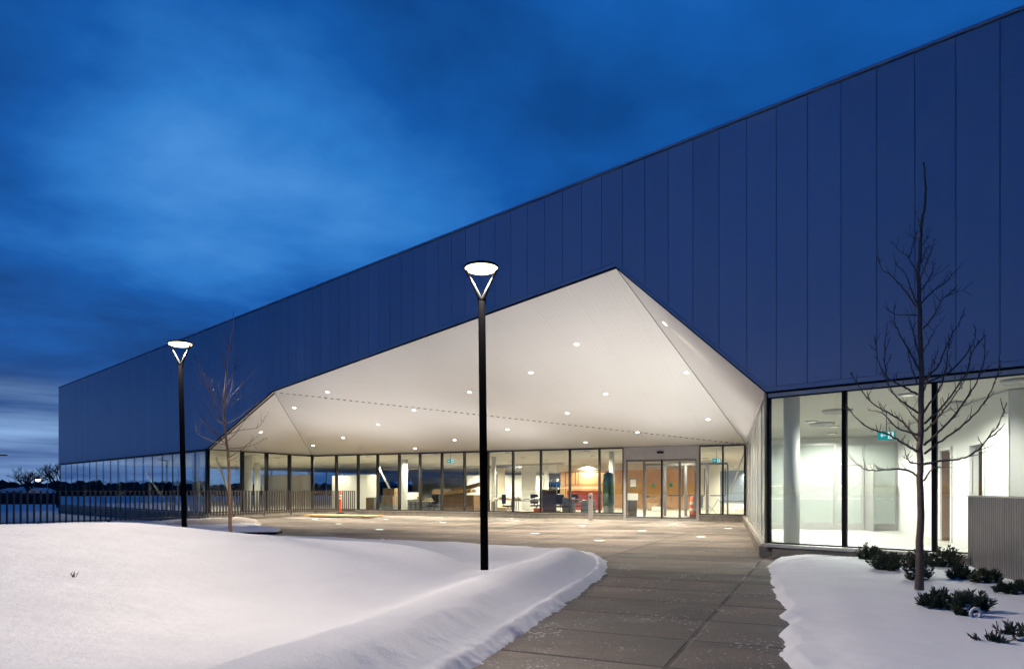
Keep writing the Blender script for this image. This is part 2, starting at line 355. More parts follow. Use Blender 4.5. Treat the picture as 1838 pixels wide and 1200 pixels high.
# ------------------------------------------------------------------ plan of the building
FR = Vector((4.82, 12.9)); FD = Vector((-0.7235, 0.6903)).normalized(); FN = Vector((-0.6903, -0.7235)).normalized()
BR = Vector((9.55, 27.8)); BD = Vector((-16.96, 7.5)).normalized(); BN = Vector((-BD.y, BD.x)); BN = -BN if BN.y > 0 else BN
ZB = 3.08; ZT = 8.50; ZC = 3.16
S_AP, Z_AP = 3.44, 6.22; S_P, Z_P = 19.38, 5.05; S_FL = 25.48; S_L = 50.4; S_R = -12.0
def fac(s, off=0.0, z=0.0):
    p = FR + FD*s + FN*off; return Vector((p.x, p.y, z))
def bak(u, off=0.0, z=0.0):
    p = BR + BD*u + BN*off; return Vector((p.x, p.y, z))
FL = fac(S_FL).xy; U_BL = 22.2; BL = bak(U_BL).xy
def zb(s):
    pts = [(S_R, ZB), (0, ZB), (S_AP, Z_AP), (S_P, Z_P), (S_FL, ZB), (S_L+1, ZB)]
    for (a, x), (b, y) in zip(pts, pts[1:]):
        if a <= s <= b: return x + (y-x)*(s-a)/(b-a)
    return ZB
bld = thing('community_centre', 'long low building clad in dark blue metal panels with a lit white folded entrance canopy', 'building')

# ------------------------------------------------------------------ ground
def vnoise(x, y, sc, seed=0):
    x = np.asarray(x)*sc; y = np.asarray(y)*sc
    xi = np.floor(x).astype(int); yi = np.floor(y).astype(int); fx = x-xi; fy = y-yi
    fx = fx*fx*(3-2*fx); fy = fy*fy*(3-2*fy)
    def h(a, b):
        n = (a*374761393 + b*668265263 + seed*1442695041) & 0x7fffffff
        n = ((n ^ (n >> 13))*1274126177) & 0x7fffffff
        return ((n ^ (n >> 16)) & 0xffff)/65535.0
    return (h(xi, yi)*(1-fx)+h(xi+1, yi)*fx)*(1-fy) + (h(xi, yi+1)*(1-fx)+h(xi+1, yi+1)*fx)*fy
def fbm(x, y, sc, octs=4, seed=0):
    r = 0; a = 0.5
    for i in range(octs): r = r + a*(vnoise(x, y, sc*2**i, seed+i)-0.5); a *= 0.5
    return r
def seg_dist(X, Y, poly):
    D = np.full(X.shape, 1e9)
    for (ax, ay), (bx, by) in zip(poly, poly[1:]):
        dx, dy = bx-ax, by-ay; tt = np.clip(((X-ax)*dx+(Y-ay)*dy)/(dx*dx+dy*dy+1e-12), 0, 1)
        D = np.minimum(D, np.hypot(X-ax-tt*dx, Y-ay-tt*dy))
    return D
def inside(X, Y, poly):
    r = np.zeros(X.shape, bool)
    for (ax, ay), (bx, by) in zip(poly, poly[1:]+poly[:1]):
        c = ((ay > Y) != (by > Y)); xx = (bx-ax)*(Y-ay)/((by-ay) if by != ay else 1e-9)+ax
        r ^= c & (X < xx)
    return r
def smooth_poly(pts, k=3):
    for _ in range(k):
        q = [pts[0]]
        for a, b in zip(pts, pts[1:]):
            q += [(a[0]*.75+b[0]*.25, a[1]*.75+b[1]*.25), (a[0]*.25+b[0]*.75, a[1]*.25+b[1]*.75)]
        pts = q+[pts[-1]]
    return pts
def sst(x, a, b):
    t = np.clip((x-a)/(b-a), 0, 1); return t*t*(3-2*t)
left_edge = smooth_poly([(-1.6, -4), (-1.2, 1.0), (-0.75, 3.4), (-0.19, 4.78), (0.235, 6.25), (0.80, 7.97), (1.34, 9.7), (1.70, 11.4), (1.72, 12.7), (1.30, 13.7),
                         (0.6, 14.3), (-0.6, 15.0), (-2.2, 15.9), (-3.2, 16.2), (-4.3, 17.2), (-5.6, 17.6), (-6.6, 19.4), (-8.2, 22.4), (-10.0, 27.2), (-11.3, 29.6)])
right_edge = smooth_poly([(1.3, -4), (1.5, 1.5), (1.78, 3.6), (1.91, 4.78), (2.02, 5.4), (2.42, 6.3), (2.82, 7.3), (3.12, 8.4), (3.60, 9.6), (4.02, 10.9), (4.42, 11.9), (4.62, 12.35)])
LP = left_edge + [(-13.2, 27.0), (-14.4, 23.2), (-17.2, 19.3), (-70, 19.0), (-70, -4)]
RP = right_edge + [(5.5, 12.0), (15, 2.9), (30, -11), (1.3, -11)]
_gx = np.linspace(-40, 3, 861)
def _sm(xs, ys, w=27):
    v = np.interp(_gx, xs, ys); k = np.hanning(w); k /= k.sum(); return np.convolve(np.pad(v, w//2, 'edge'), k, 'valid')
_rh = _sm([-40, -14, -8, -6.3, -4.5, -3.1, -1.8, -1.0, -.2, .3], [.45, .55, .64, .66, .50, .43, .40, .30, .02, 0])
_ry = _sm([-40, -8, -6.3, -4.5, -3.1, -1.8, -1.0, -.3, 1], [9.5, 11.0, 11.2, 11.0, 10.6, 10.1, 9.5, 8.8, 8.0])
_rf = _sm([-40, -9, -6, -4, -2.5, -1.2, 0], [6.0, 5.5, 4.6, 3.5, 2.5, 1.6, 1.2]); _rb = _sm([-40, -8, -4, -1, 0], [2.6, 2.4, 1.5, 1.0, .9])
def h_left(X, Y):
    D = seg_dist(X, Y, left_edge)
    far = sst(Y, 12.5, 15)
    de = D + 0.13*fbm(X, Y, 3.0, 3, 3) + 0.03*fbm(X, Y, 22, 3, 9) + far*0.9*fbm(X, Y, .8, 3, 51)
    base = 0.07 + 0.03*fbm(X, Y, .35, 3, 5) - 0.05*sst(Y, 17, 20)
    bank = 0.24*np.exp(-((D-0.80)/0.50)**2)*sst(15.0-Y, 0, 4.5)
    u = Y - np.interp(X, _gx, _ry); w = np.where(u > 0, np.interp(X, _gx, _rb), np.interp(X, _gx, _rf))
    mound = np.interp(X, _gx, _rh)*np.exp(-(u/w)**2)
    z = base + bank + mound + 0.030*fbm(X, Y, 0.9, 3, 11) + far*0.05*fbm(X, Y, 2.2, 3, 61)
    de = de - 0.07
    lip = sst(de, -0.02, 0.15)*0.62 + sst(de, 0.08, 0.55)*0.38
    z = np.maximum(z, .13*far+.2*(1-far)*sst(.6-D, 0, .6))*lip + (0.022*fbm(X, Y, 9, 3, 17)+.03*fbm(X, Y, 24, 2, 19))*sst(0.45-de, 0, 0.45)*lip
    z = z - 0.04*(1-sst(de, -0.05, 0.02))
    crumb = sst(fbm(X, Y, 17, 3, 71)+.25*fbm(X, Y, 3, 2, 73), .10, .2)*sst(.15-np.abs(D+.01), 0, .12)*.035
    z = z + crumb
    return np.where(inside(X, Y, LP), z, -0.08)
def h_right(X, Y):
    D = seg_dist(X, Y, right_edge)
    de = D - .08 + 0.20*fbm(X, Y, 2.2, 3, 23) + 0.05*fbm(X, Y, 18, 3, 29)
    base = 0.12 + 0.06*fbm(X, Y, .5, 3, 31)
    base = base + 0.07*np.exp(-(((X-4.6)/0.9)**2)-(((Y-10.6)/0.9)**2)) + 0.05*np.exp(-(((X-6)/2)**2)-(((Y-5.5)/2)**2))
    z = base + 0.03*fbm(X, Y, 1.2, 4, 37)
    lip = sst(de, 0.0, 0.12)*0.55 + sst(de, 0.08, 0.6)*0.45
    z = z*lip + 0.035*fbm(X, Y, 9, 4, 41)*sst(0.8-de, 0, .8)*lip - 0.04*(1-sst(de, -.05, .02))
    return np.where(inside(X, Y, RP), z, -0.08)
def axis_pts(parts):
    r = []
    for a, b, st in parts: r += list(np.arange(a, b, st))
    return np.array(sorted(set(np.round(r+[parts[-1][1]], 4))))
def heightfield(name, xs, ys, fn, mt, cut=-0.02):
    X, Y = np.meshgrid(xs, ys); Z = fn(X, Y); nx, ny = len(xs), len(ys)
    keep = np.zeros((ny-1, nx-1), bool)
    K = Z > cut
    keep = K[:-1, :-1] | K[1:, :-1] | K[:-1, 1:] | K[1:, 1:]
    idx = -np.ones((ny, nx), int); use = np.zeros((ny, nx), bool)
    use[:-1, :-1] |= keep; use[1:, :-1] |= keep; use[:-1, 1:] |= keep; use[1:, 1:] |= keep
    idx[use] = np.arange(use.sum())
    vs = np.stack([X[use], Y[use], Z[use]], 1).tolist()
    jj, ii = np.nonzero(keep)
    fs = np.stack([idx[jj, ii], idx[jj, ii+1], idx[jj+1, ii+1], idx[jj+1, ii]], 1).tolist()
    me = bpy.data.meshes.new(name); me.from_pydata(vs, [], fs); me.update()
    me.polygons.foreach_set('use_smooth', [True]*len(me.polygons)); me.materials.append(mt)
    return tag(link(bpy.data.objects.new(name, me)), kind='structure')
heightfield('snow_bank', axis_pts([(-70, -26, 1.0), (-26, -9, .25), (-9, -3, .09), (-3, -1.4, .04), (-1.4, 2.2, .022)]),
            axis_pts([(-4, 2, .4), (2, 8, .028), (8, 12.5, .035), (12.5, 17.5, .06), (17.5, 31, .22)]), h_left, M['snow'])
heightfield('snow_bed', axis_pts([(1.2, 5.6, .028), (5.6, 9, .07), (9, 30, .6)]),
            axis_pts([(-11, 2.5, .5), (2.5, 12.6, .03)]), h_right, M['snow'])
def zsnow(x, y):
    a = float(h_left(np.array([[x]]), np.array([[y]]))[0, 0]); b = float(h_right(np.array([[x]]), np.array([[y]]))[0, 0])
    return max(a, b, 0.0)
# broad snow-covered ground to the horizon
g = MB()
N_ = 48; rings = [0, 40, 90, 200, 500, 1400, 3500]
vs = []; fs = []
for r in rings[1:]:
    for k in range(N_): vs.append((r*math.cos(2*PI*k/N_), r*math.sin(2*PI*k/N_), -0.30))
vs.append((0, 0, -0.30)); c0 = len(vs)-1
fs += [(c0, k, (k+1) % N_) for k in range(N_)]
for i in range(len(rings)-2): fs += [(i*N_+k, (i+1)*N_+k, (i+1)*N_+(k+1) % N_, i*N_+(k+1) % N_) for k in range(N_)]
g.add(vs, fs).build('ground', M['dirtysnow'] if False else M['snow'], kind='structure')
# paving: path and terrace
pv = [(-2.4, -6), (3.4, -6), (3.6, 3), (5.4, 11.6), (4.95, 12.75), (9.9, 27.9), tuple(BL), (-13.0, 31.0), (-13.4, 27), (-9, 17), (-3, 12)]
MB().prism([(x, y, 0.0) for x, y in pv], (0, 0, -0.28)).build('terrace_paving', M['paving'], kind='structure')

# ------------------------------------------------------------------ cladding
P = 0.572; s0 = 0.381 - P*40
clad = MB(); GAP = 0.010; TR = 0.12
breaks = [0, S_AP, S_P, S_FL]
def bottom_pts(a, b, extra):
    ss = [a] + [q for q in breaks if a < q < b] + [b]
    return [(q, zb(q)+extra) for q in ss]
s = s0
TRIMZ = lambda q: (0.16 if 0 < q < S_AP else 0.13)
while s < S_L:
    a, b = max(s+GAP/2, S_R), min(s+P-GAP/2, S_L)
    s += P
    if b - a < 0.02: continue
    bp = bottom_pts(a, b, TR)
    poly = [fac(q, 0.0, z) for q, z in bp] + [fac(b, 0.0, ZT-0.10), fac(a, 0.0, ZT-0.10)]
    clad.prism(poly, (FN.x*0.035, FN.y*0.035, 0))
clad.build('wall_panels', M['clad'], bld)
# edge band that follows the opening
eb = MB(); ed = MB()
segs = [(S_R, 0), (0, S_AP), (S_AP, S_P), (S_P, S_FL), (S_FL, S_L)]
for a, b in segs:
    za, zb_ = zb(a), zb(b)
    eb.prism([fac(a, 0, za+0.035), fac(b, 0, zb_+0.035), fac(b, 0, zb_+TR-.010), fac(a, 0, za+TR-.010)], (FN.x*0.038, FN.y*0.038, 0))
    ed.prism([fac(a, -0.02, za-0.0), fac(b, -0.02, zb_-0.0), fac(b, -0.02, zb_+0.033), fac(a, -0.02, za+0.033)], (FN.x*0.045, FN.y*0.045, 0))
eb.build('edge_band', M['clad'], bld); ed.build('drip_edge', M['black'], bld)
bk = MB()
for a, b in segs:
    bk.prism([fac(a, -0.16, zb(a)+.004), fac(b, -0.16, zb(b)+.004), fac(b, -0.16, ZT-.05), fac(a, -0.16, ZT-.05)], (FN.x*0.15, FN.y*0.15, 0))
bk.build('wall_backing', M['cladback'], bld)
pc = MB()
pc.prism([fac(S_R, -.35, ZT-.08), fac(S_L+.05, -.35, ZT-.08), fac(S_L+.05, .07, ZT-.08), fac(S_R, .07, ZT-.08)], (0, 0, 0.045))
pc.build('parapet_cap', M['clad'], bld)
# outline of the whole building
NL = fac(S_L).xy; NR = fac(S_R).xy
Bk = [Vector((30, 42)), Vector((16, 82)), Vector((-16, 80))]
foot = [NL, FL, BL, BR, FR, NR] + Bk
top = [NL, NR] + Bk
MB().prism([(p.x, p.y, ZT-0.30) for p in [fac(S_L, -.18).xy, fac(S_R, -.18).xy]+Bk], (0, 0, 0.15)).build('roof', M['cladback'], bld)
MB().prism([(p.x, p.y, ZC+.02) for p in foot], (0, 0, 0.12)).build('ceiling', M['ceil'], bld)
MB().prism([(p.x, p.y, 0.012) for p in foot], (0, 0, -0.25)).build('floor', M['floorin'], bld)
# upper side and rear walls
sw = MB()
ring = [fac(S_L, -.02).xy, Bk[2]]
def wall(mb, a, b, z0, z1, th=0.15):
    d = (b-a).normalized(); n = Vector((-d.y, d.x))*th
    mb.prism([(a.x, a.y, z0), (b.x, b.y, z0), (b.x, b.y, z1), (a.x, a.y, z1)], (n.x, n.y, 0)); return mb
for a, b in ((Bk[2], NL+Vector((.05, .1))), (Bk[1], Bk[2]), (Bk[0], Bk[1]), (NR, Bk[0])): wall(sw, a, b, ZC+.16, ZT-.31)
wall(sw, NR, Bk[0], 0, ZC); wall(sw, Bk[0], Bk[1], 0, ZC)
sw.build('rear_wall', M['clad'], bld)
# rear glazing of the hall: low wall, mullions, panes
rw = MB(); wall(rw, Bk[1], Bk[2], 0, 0.5); wall(rw, Bk[1], Bk[2], 2.3, ZC)
wall(rw, Bk[2], NL, 0, 0.3, .1)
for k in range(22):
    p = Bk[1].lerp(Bk[2], k/21); rw.box(p.x-.06, p.x+.06, p.y-.1, p.y+.1, .5, 2.3)
for k in range(14):
    p = Bk[2].lerp(NL, (k+.3)/14); rw.box(p.x-.05, p.x+.05, p.y-.08, p.y+.08, .3, ZC)
rw.build('rear_window_frame', M['white'], bld)

# soffit
A3 = fac(S_AP, -0.03, Z_AP+.0); P3 = fac(S_P, -0.03, Z_P); FR3 = fac(0, -0.03, ZB); FL3 = fac(S_FL, -0.03, ZB)
BR3 = Vector((BR.x, BR.y, ZC-.02)); BL3 = Vector((BL.x, BL.y, ZC-.02))
so = MB()
for tri in ((A3, P3, BR3), (P3, BL3, BR3), (A3, BR3, FR3), (P3, FL3, BL3)): so.add(tri, [(0, 1, 2)])
sof = so.build('soffit', M['soffit'], bld)
cr = MB()
def crease(a, b, dash, w=0.018):
    d = (b-a); n = d.length; d.normalize()
    if dash:
        k = 0.0
        while k < n-.1:
            cr.bar(a+d*k+Vector((0, 0, -.012)), a+d*(k+.11)+Vector((0, 0, -.012)), w*2.3, 0.02); k += 0.24
    else: cr.bar(a+Vector((0, 0, -.008)), b+Vector((0, 0, -.008)), w, 0.016)
crease(P3, BR3, True); crease(A3, BR3, False, .03); crease(P3, BL3, False, .016)
cr.build('soffit_joint', M['aludark'], sof)

# ------------------------------------------------------------------ glazing
def bay(pa, pb, z0, z1, n, gm='glass', fw=0.065, fd=0.19, mat_f='mull', first=True, last=True, parent=None, dots=False, name='window'):
    """one window bay between plan points pa, pb; n = outward normal"""
    d = (pb-pa).normalized(); L_ = (pb-pa).length
    fr = MB(); rt = .018 if mat_f == 'black' else .05
    def q(u, off, z): p = pa + d*u + n*off; return Vector((p.x, p.y, z))
    vs = []
    for o in (-fd/2, fd/2):
        for (u0, u1, za, zb_) in ((.001, L_-.001, z0, z1), (fw/2, L_-fw/2, z0+rt, z1-rt)):
            vs += [q(u0, o, za), q(u1, o, za), q(u1, o, zb_), q(u0, o, zb_)]
    fs = []
    for k in range(4):
        j = (k+1) % 4
        fs += [(k, j, 4+j, 4+k), (8+k, 12+k, 12+j, 8+j), (k, 8+k, 8+j, j), (4+k, 4+j, 12+j, 12+k)]
    fo = fr.add(vs, fs).build(name, M[mat_f], parent or bld)
    g = MB(); g.prism([q(fw/2, -.012, z0+rt), q(L_-fw/2, -.012, z0+rt), q(L_-fw/2, -.012, z1-rt), q(fw/2, -.012, z1-rt)], (n.x*.024, n.y*.024, 0))
    g.build('pane', M[gm], fo)
    if dots:
        dm = MB(); u = fw/2+.05
        while u < L_-fw/2-.05:
            for zz in dots: dm.prism([q(u, .016, zz), q(u+.04, .016, zz), q(u+.04, .016, zz+.04), q(u, .016, zz+.04)], (n.x*.003, n.y*.003, 0))
            u += .09
        dm.build('safety_dots', M['paper'], fo)
    return fo
SILL = 0.24
# back wall of the porch
us = [6.19, 7.575, 8.98, 10.38, 11.68, 12.95, 14.2, 15.45, 16.67, 17.98, 19.2, 20.6, U_BL]
for i, (a, b) in enumerate(zip(us, us[1:])):
    bay(bak(a).xy, bak(b).xy, SILL, ZC-.03, BN, dots=(1.36,) if i < 3 else False)
bay(bak(5.1).xy, bak(6.19).xy, SILL, ZC-.03, BN)
bay(bak(.06).xy, bak(.92).xy, SILL, ZC-.03, BN); bay(bak(.92).xy, bak(1.86).xy, SILL, ZC-.03, BN)
# left wing return wall
WD = (BL-FL).normalized(); WN = Vector((WD.y, -WD.x)); WL = (BL-FL).length
ws = [0.0, 2.0, 3.55, 5.15, WL]
for a, b in zip(ws, ws[1:]): bay(FL+WD*(a+.03), FL+WD*(b-.0), SILL, ZC-.03, WN)
# long front of the left wing
s = S_FL+.12; k = 0
while s < S_L-.2:
    e = min(s+1.37, S_L-.02); bay(fac(s, -.06).xy, fac(e, -.06).xy, SILL, ZB-.01, FN, fw=.025, fd=.05, gm='blueglass'); s = e; k += 1
# right front: three large panes and on
fs_ = [-8.25, -6.88, -5.5, -4.11, -2.74, -1.366, 0.0]
for a, b in zip(fs_, fs_[1:]): bay(fac(a, -.06).xy, fac(b, -.06).xy, SILL+.02, ZB-.075, FN, gm='glass', fw=.07, fd=.10, mat_f='black')
# dotted side wall of the porch
SD = (BR-FR).normalized(); SN = Vector((-SD.y, SD.x)); SLn = (BR-FR).length
k = 0.08
while k < SLn-.3:
    e = min(k+1.85, SLn-.05); bay(FR+SD*k, FR+SD*e, SILL, ZC-.03, SN, gm='frit', fw=.022, fd=.05, mat_f='alu'); k = e
# trims and kerbs
kb = MB()
def kerb(a, b, n, o0, o1, z0, z1):
    kb.prism([(a.x+n.x*o0, a.y+n.y*o0, z0), (b.x+n.x*o0, b.y+n.y*o0, z0), (b.x+n.x*o1, b.y+n.y*o1, z0), (a.x+n.x*o1, a.y+n.y*o1, z0)], (0, 0, z1-z0))
kerb(bak(5.08).xy, bak(U_BL-.1).xy, BN, -.2, .09, -.1, SILL-.03)
kerb(bak(.16).xy, bak(1.88).xy, BN, -.2, .09, -.1, SILL-.03)
kerb(FR+SD*(-.02), BR-SD*.1, SN, -.2, .14, -.1, SILL-.035)
kerb(fac(S_R).xy, fac(-.14).xy, FN, -.3, .10, -.3, SILL-.04)
kerb(fac(S_FL).xy, fac(S_L).xy, FN, -.3, .05, -.3, SILL-.03)
kerb(FL, BL-WD*.1, WN, -.2, .09, -.1, SILL-.03)
kb.build('base_kerb', M['concrete'], bld)
kb = MB()
kerb(bak(5.08).xy, bak(U_BL-.1).xy, BN, -.1, .11, SILL-.028, SILL-.002)
kerb(bak(.16).xy, bak(1.88).xy, BN, -.1, .11, SILL-.028, SILL-.002)
kerb(FR+SD*.1, BR-SD*.12, SN, -.1, .10, SILL-.033, SILL-.002)
kerb(fac(S_R).xy, fac(-.0).xy, FN, -.1, .16, SILL-.038, SILL+.018)
kerb(fac(S_FL+.1).xy, fac(S_L).xy, FN, -.2, .02, SILL-.028, SILL-.002)
kerb(FL+WD*.02, BL-WD*.12, WN, -.1, .11, SILL-.028, SILL-.002)
kb.build('window_sill', M['alu'], bld)
kb = MB()
kerb(bak(0.1).xy, bak(U_BL-.12).xy, BN, -.08, .05, ZC-.028, ZC-.0)
kerb(FR+SD*.12, BR-SD*.1, SN, -.08, .05, ZC-.10, ZC-.0)
kerb(fac(S_R).xy, fac(-.02).xy, FN, -.14, -.005, ZB-.073, ZB-.004)
kb.build('head_trim', M['alu'], bld)
# corner posts
for p in (FR+FN*-.05+SD*.02, FL+WN*-.03, BL, BR): MB().box(p.x-.05, p.x+.05, p.y-.05, p.y+.05, SILL-.02, ZC-.03).build('corner_post', M['mull'], bld)

# entrance: sliding doors in a grey frame, level with the terrace
ent = MB()
def bq(u, off, z): return bak(u, off, z)
def bmem(mb, u0, u1, z0, z1, o0, o1): mb.prism([bq(u0, o0, z0), bq(u1, o0, z0), bq(u1, o0, z1), bq(u0, o0, z1)], (BN.x*(o1-o0), BN.y*(o1-o0), 0))
bmem(ent, 1.88, 1.98, 0, ZC-.03, -.08, .10); bmem(ent, 4.98, 5.08, 0, ZC-.03, -.08, .10)
bmem(ent, 1.98, 4.98, 2.62, ZC-.03, -.08, .08); bmem(ent, 1.98, 4.98, .003, .05, -.08, .08)
entr = ent.build('door_frame', M['alu'], bld)
dm = MB(); bmem(dm, 3.34, 3.62, 2.84, 2.93, .085, .14); dm.build('motion_sensor', M['black'], entr)
du = [1.98, 2.68, 3.43, 4.20, 4.98]
for i, (a, b) in enumerate(zip(du, du[1:])):
    m = MB(); w = .045
    bmem(m, a+.004, a+w, .055, 2.61, -.03, .03); bmem(m, b-w, b-.004, .055, 2.61, -.03, .03)
    bmem(m, a+w, b-w, .055, .13, -.03, .03); bmem(m, a+w, b-w, 2.5, 2.61, -.03, .03)
    dr = m.build('door_leaf', M['aludark'] if i != 1 else M['aludark'], bld)
    m = MB(); bmem(m, a+w, b-w, .13, 2.5, -.01, .01); m.build('pane', M['glass'], dr)
    if i in (1, 2):
        m = MB(); bmem(m, (a+b)/2-.09, (a+b)/2+.09, 1.38, 1.56, .012, .015)
        p = bq((a+b)/2, .02, 1.5)
        m = MB(); r = .085; m.prism([bq((a+b)/2+r*math.cos(t*PI/8), .013, 1.48+r*math.sin(t*PI/8)) for t in range(16)], (BN.x*.003, BN.y*.003, 0))
        m.build('round_sticker', M['signgreen'], dr)
# black leading edge where the leaves meet
m = MB(); bmem(m, 3.405, 3.455, .055, 2.61, .032, .05); m.build('door_edge', M['black'], bld)
m = MB(); bmem(m, 4.55, 4.80, 1.42, 1.74, .022, .03); m.build('notice_sheet', M['paper'], bld)
m = MB()
for (a, b, c, d) in ((4.53, 4.82, 1.74, 1.77), (4.53, 4.82, 1.39, 1.42), (4.53, 4.55, 1.42, 1.74), (4.80, 4.82, 1.42, 1.74)): bmem(m, a, b, c, d, .022, .032)
m.build('notice_border', M['signgreen'], bld)

# ------------------------------------------------------------------ right-hand room behind the large panes
RW0 = Vector((9.42, 12.95)); RW1 = Vector((11.95, 21.2)); rd = (RW1-RW0).normalized()
rn = Vector((rd.y, -rd.x))
room = MB()
def rwall(a, b, z0, z1): wall(room, a, b, z0, z1, -.15)
for (t0, t1, z0, z1) in ((0, 1.2, 0, ZC), (1.2, 2.05, 2.25, ZC), (2.05, 3.3, 0, ZC), (3.3, 4.15, 2.25, ZC), (4.15, 8.63, 0, ZC)):
    rwall(RW0+rd*t0, RW0+rd*t1, z0+.013, z1)
wall(room, RW0+rn*.02, RW0+Vector((4.2, -3.6)), .013, ZC, .15)
wall(room, Vector((8.85, 25.6)), Vector((13.6, 24.0)), .013, ZC, .15)
wall(room, RW0+rd*1.0+rn*1.9, RW0+rd*5.0+rn*1.9, .013, ZC, .15)
wall(room, RW0+rd*8.6, Vector((13.5, 24.0)), .013, ZC, -.1)
room.build('interior_wall', M['white'], bld)
m = MB(); m.prism([(p.x, p.y, .013) for p in (FR+Vector((.1, .1)), fac(-9, -.12).xy, Vector((16, 8)), Vector((15, 24.6)), Vector((8.8, 25.5)))], (0, 0, .006)); m.build('room_floor', M['floorwhite'], bld)
# door leaf and jambs in the two openings
for t0, t1 in ((1.2, 2.05), (3.3, 4.15)):
    m = MB()
    for tt in (t0, t1): p = RW0+rd*tt-rn*.01; m.bar((p.x, p.y, .02), (p.x, p.y, 2.28), .06, .06, (rn.x, rn.y, 0))
    a = RW0+rd*t0-rn*.01; b = RW0+rd*t1-rn*.01; m.bar((a.x, a.y, 2.26), (b.x, b.y, 2.26), .06, .06)
    m.build('door_jamb', M['white'], bld)
m = MB(); a = RW0+rd*4.1; b = a+rn*.8-rd*.15; m.prism([(a.x, a.y, .03), (b.x, b.y, .03), (b.x, b.y, 2.2), (a.x, a.y, 2.2)], (.04, 0.02, 0)); dd = m.build('interior_door', M['brown'], bld)
# partition with frames across the room
PA = Vector((7.75, 22.35)); PB = RW1+rd*(-.1); pd = (PB-PA).normalized(); pn = Vector((pd.y, -pd.x)); PLn = (PB-PA).length
part = MB()
def pm(mb, u0, u1, z0, z1, o=.04):
    a = PA+pd*u0+pn*o; b = PA+pd*u1+pn*o; mb.prism([(a.x, a.y, z0), (b.x, b.y, z0), (b.x, b.y, z1), (a.x, a.y, z1)], (-pn.x*2*o, -pn.y*2*o, 0))
for u in (0, 1.35, 2.55, 3.35, PLn-.06): pm(part, u, u+.06, .02, 2.75)
pm(part, .06, PLn-.06, 2.69, 2.75, .038); pm(part, .06, PLn-.06, .02, .22, .03); pm(part, 2.61, 3.35, 2.05, 2.12, .03)
pt = part.build('partition_frame', M['alu'], bld)
m = MB(); pm(m, .06, 1.35, .22, 2.69, .008); pm(m, 1.41, 2.55, .22, 2.69, .008); pm(m, 2.61, 3.35, .22, 2.05, .008); pm(m, 2.61, 3.35, 2.12, 2.69, .008); pm(m, 3.41, PLn-.06, .22, 2.69, .008)
m.build('pane', M['film'], pt)
m = MB(); u = .1
while u < PLn-.1: pm(m, u, u+.035, 1.38, 1.415, .012); pm(m, u, u+.035, .98, 1.015, .012); u += .085
m.build('safety_dots', M['paper'], pt)
m = MB(); a = PA+pd*3.42; b = a - pn*0.0+pn*.72+pd*.12
m.prism([(a.x, a.y, .03), (b.x, b.y, .03), (b.x, b.y, 2.05), (a.x, a.y, 2.05)], (.035, .01, 0)); m.build('open_door', M['alu'], bld)
# columns
def column(px, d, r=.2, label='', grp='round white columns inside the glazed hall'):
    p = at(px, d); m = MB(); m.lathe([(r, .015), (r, ZC+.01)], (p.x, p.y, 0), 32)
    o = m.build('column', M['steelwhite'], None, True); tag(o, label, 'column', grp); return o
column(1421, 14.3, .16, 'round white column just inside the large right-hand panes')
column(446, 37.5, .21, 'round white column behind the left wing glass, right of the bare tan tree')
column(462, 47, .2, 'slimmer looking round column behind the left wing, second right of the tan tree')
column(726, 42, .20, 'round grey column behind the porch glass between the carton stack and the desks')
column(886, 39, .14, 'narrow round column behind the porch glass, just right of the near lamp post')
column(352, 37, .2, 'round column behind the blue reflecting glass, right of the far lamp post')
column(1098, 34, .13, 'thin round column beside the entrance doors, left of them')
# diagonal steel braces in the hall
def brace(px0, d0, z0, px1, d1, z1, label, r=.055):
    o = MB().tube([at(px0, d0, z0), at(px1, d1, z1)], r, 12).build('steel_brace', M['steelwhite'], None, True)
    tag(o, label, 'brace', 'diagonal white steel braces inside the hall')
brace(388, 38, 3.1, 424, 38.5, 0.05, 'white diagonal brace leaning right behind the left wing glass')
brace(680, 39, 2.6, 702, 39, 1.2, 'short white diagonal brace above the carton stack')
brace(360, 36, 1.9, 372, 36.5, .3, 'white brace leaning left just before the dark corner of the left wing')
brace(258, 46, 2.6, 292, 45, 0.8, 'thin white brace seen through the blue reflecting glass')
brace(1336, 33, 3.1, 1312, 35, 1.2, 'thin grey brace behind the glass right of the entrance', .035)
brace(222, 50, 1.2, 206, 50, .6, 'faint short brace low behind the far blue glass', .06)

# ------------------------------------------------------------------ lights of the place
def lamp(kind, name, loc, power, col, parent=None, **k):
    d = bpy.data.lights.new(name, kind); d.energy = power; d.color = col
    for a, b in k.items(): setattr(d, a, b)
    o = link(bpy.data.objects.new(name, d)); o.location = loc
    if parent: o.parent = parent
    return o
WHT = (1.0, .97, .90); WARM = (1.0, 0.86, 0.66); NEU = (1.0, 0.90, 0.72)
# soffit downlights
tris = [(A3, P3, BR3), (P3, BL3, BR3), (A3, BR3, FR3), (P3, FL3, BL3)]
from mathutils.geometry import intersect_ray_tri
def on_soffit(px, py):
    d = Vector(((px-CX)/F, 1, (HY-py)/F)); o = Vector((0, 0, EYE))
    for a, b, c in tris:
        q = intersect_ray_tri(a, b, c, d, o, True)
        if q is not None:
            n = (b-a).cross(c-a).normalized(); n = -n if n.z > 0 else n
            return q, n
ORD = ['leftmost', 'second', 'third', 'fourth', 'fifth', 'sixth', 'seventh', 'eighth', 'ninth', 'tenth', 'eleventh', 'twelfth', 'thirteenth', 'fourteenth', 'fifteenth', 'sixteenth', 'seventeenth', 'eighteenth', 'nineteenth', 'rightmost']
def ordl(i, n): return 'leftmost' if i == 0 else ('rightmost' if i == n-1 else ORD[i]+' from the left')
dl = [(1194,580),(1035,617),(953,668),(843,703),(1232,668),(1087,706),(1018,741),(911,770),(1271,752),(1144,775),(1051,793),(743,735),(679,761),(616,785),(562,799),(745,804),(816,789),(588,703),(528,731),(468,775)]
ring_me = None
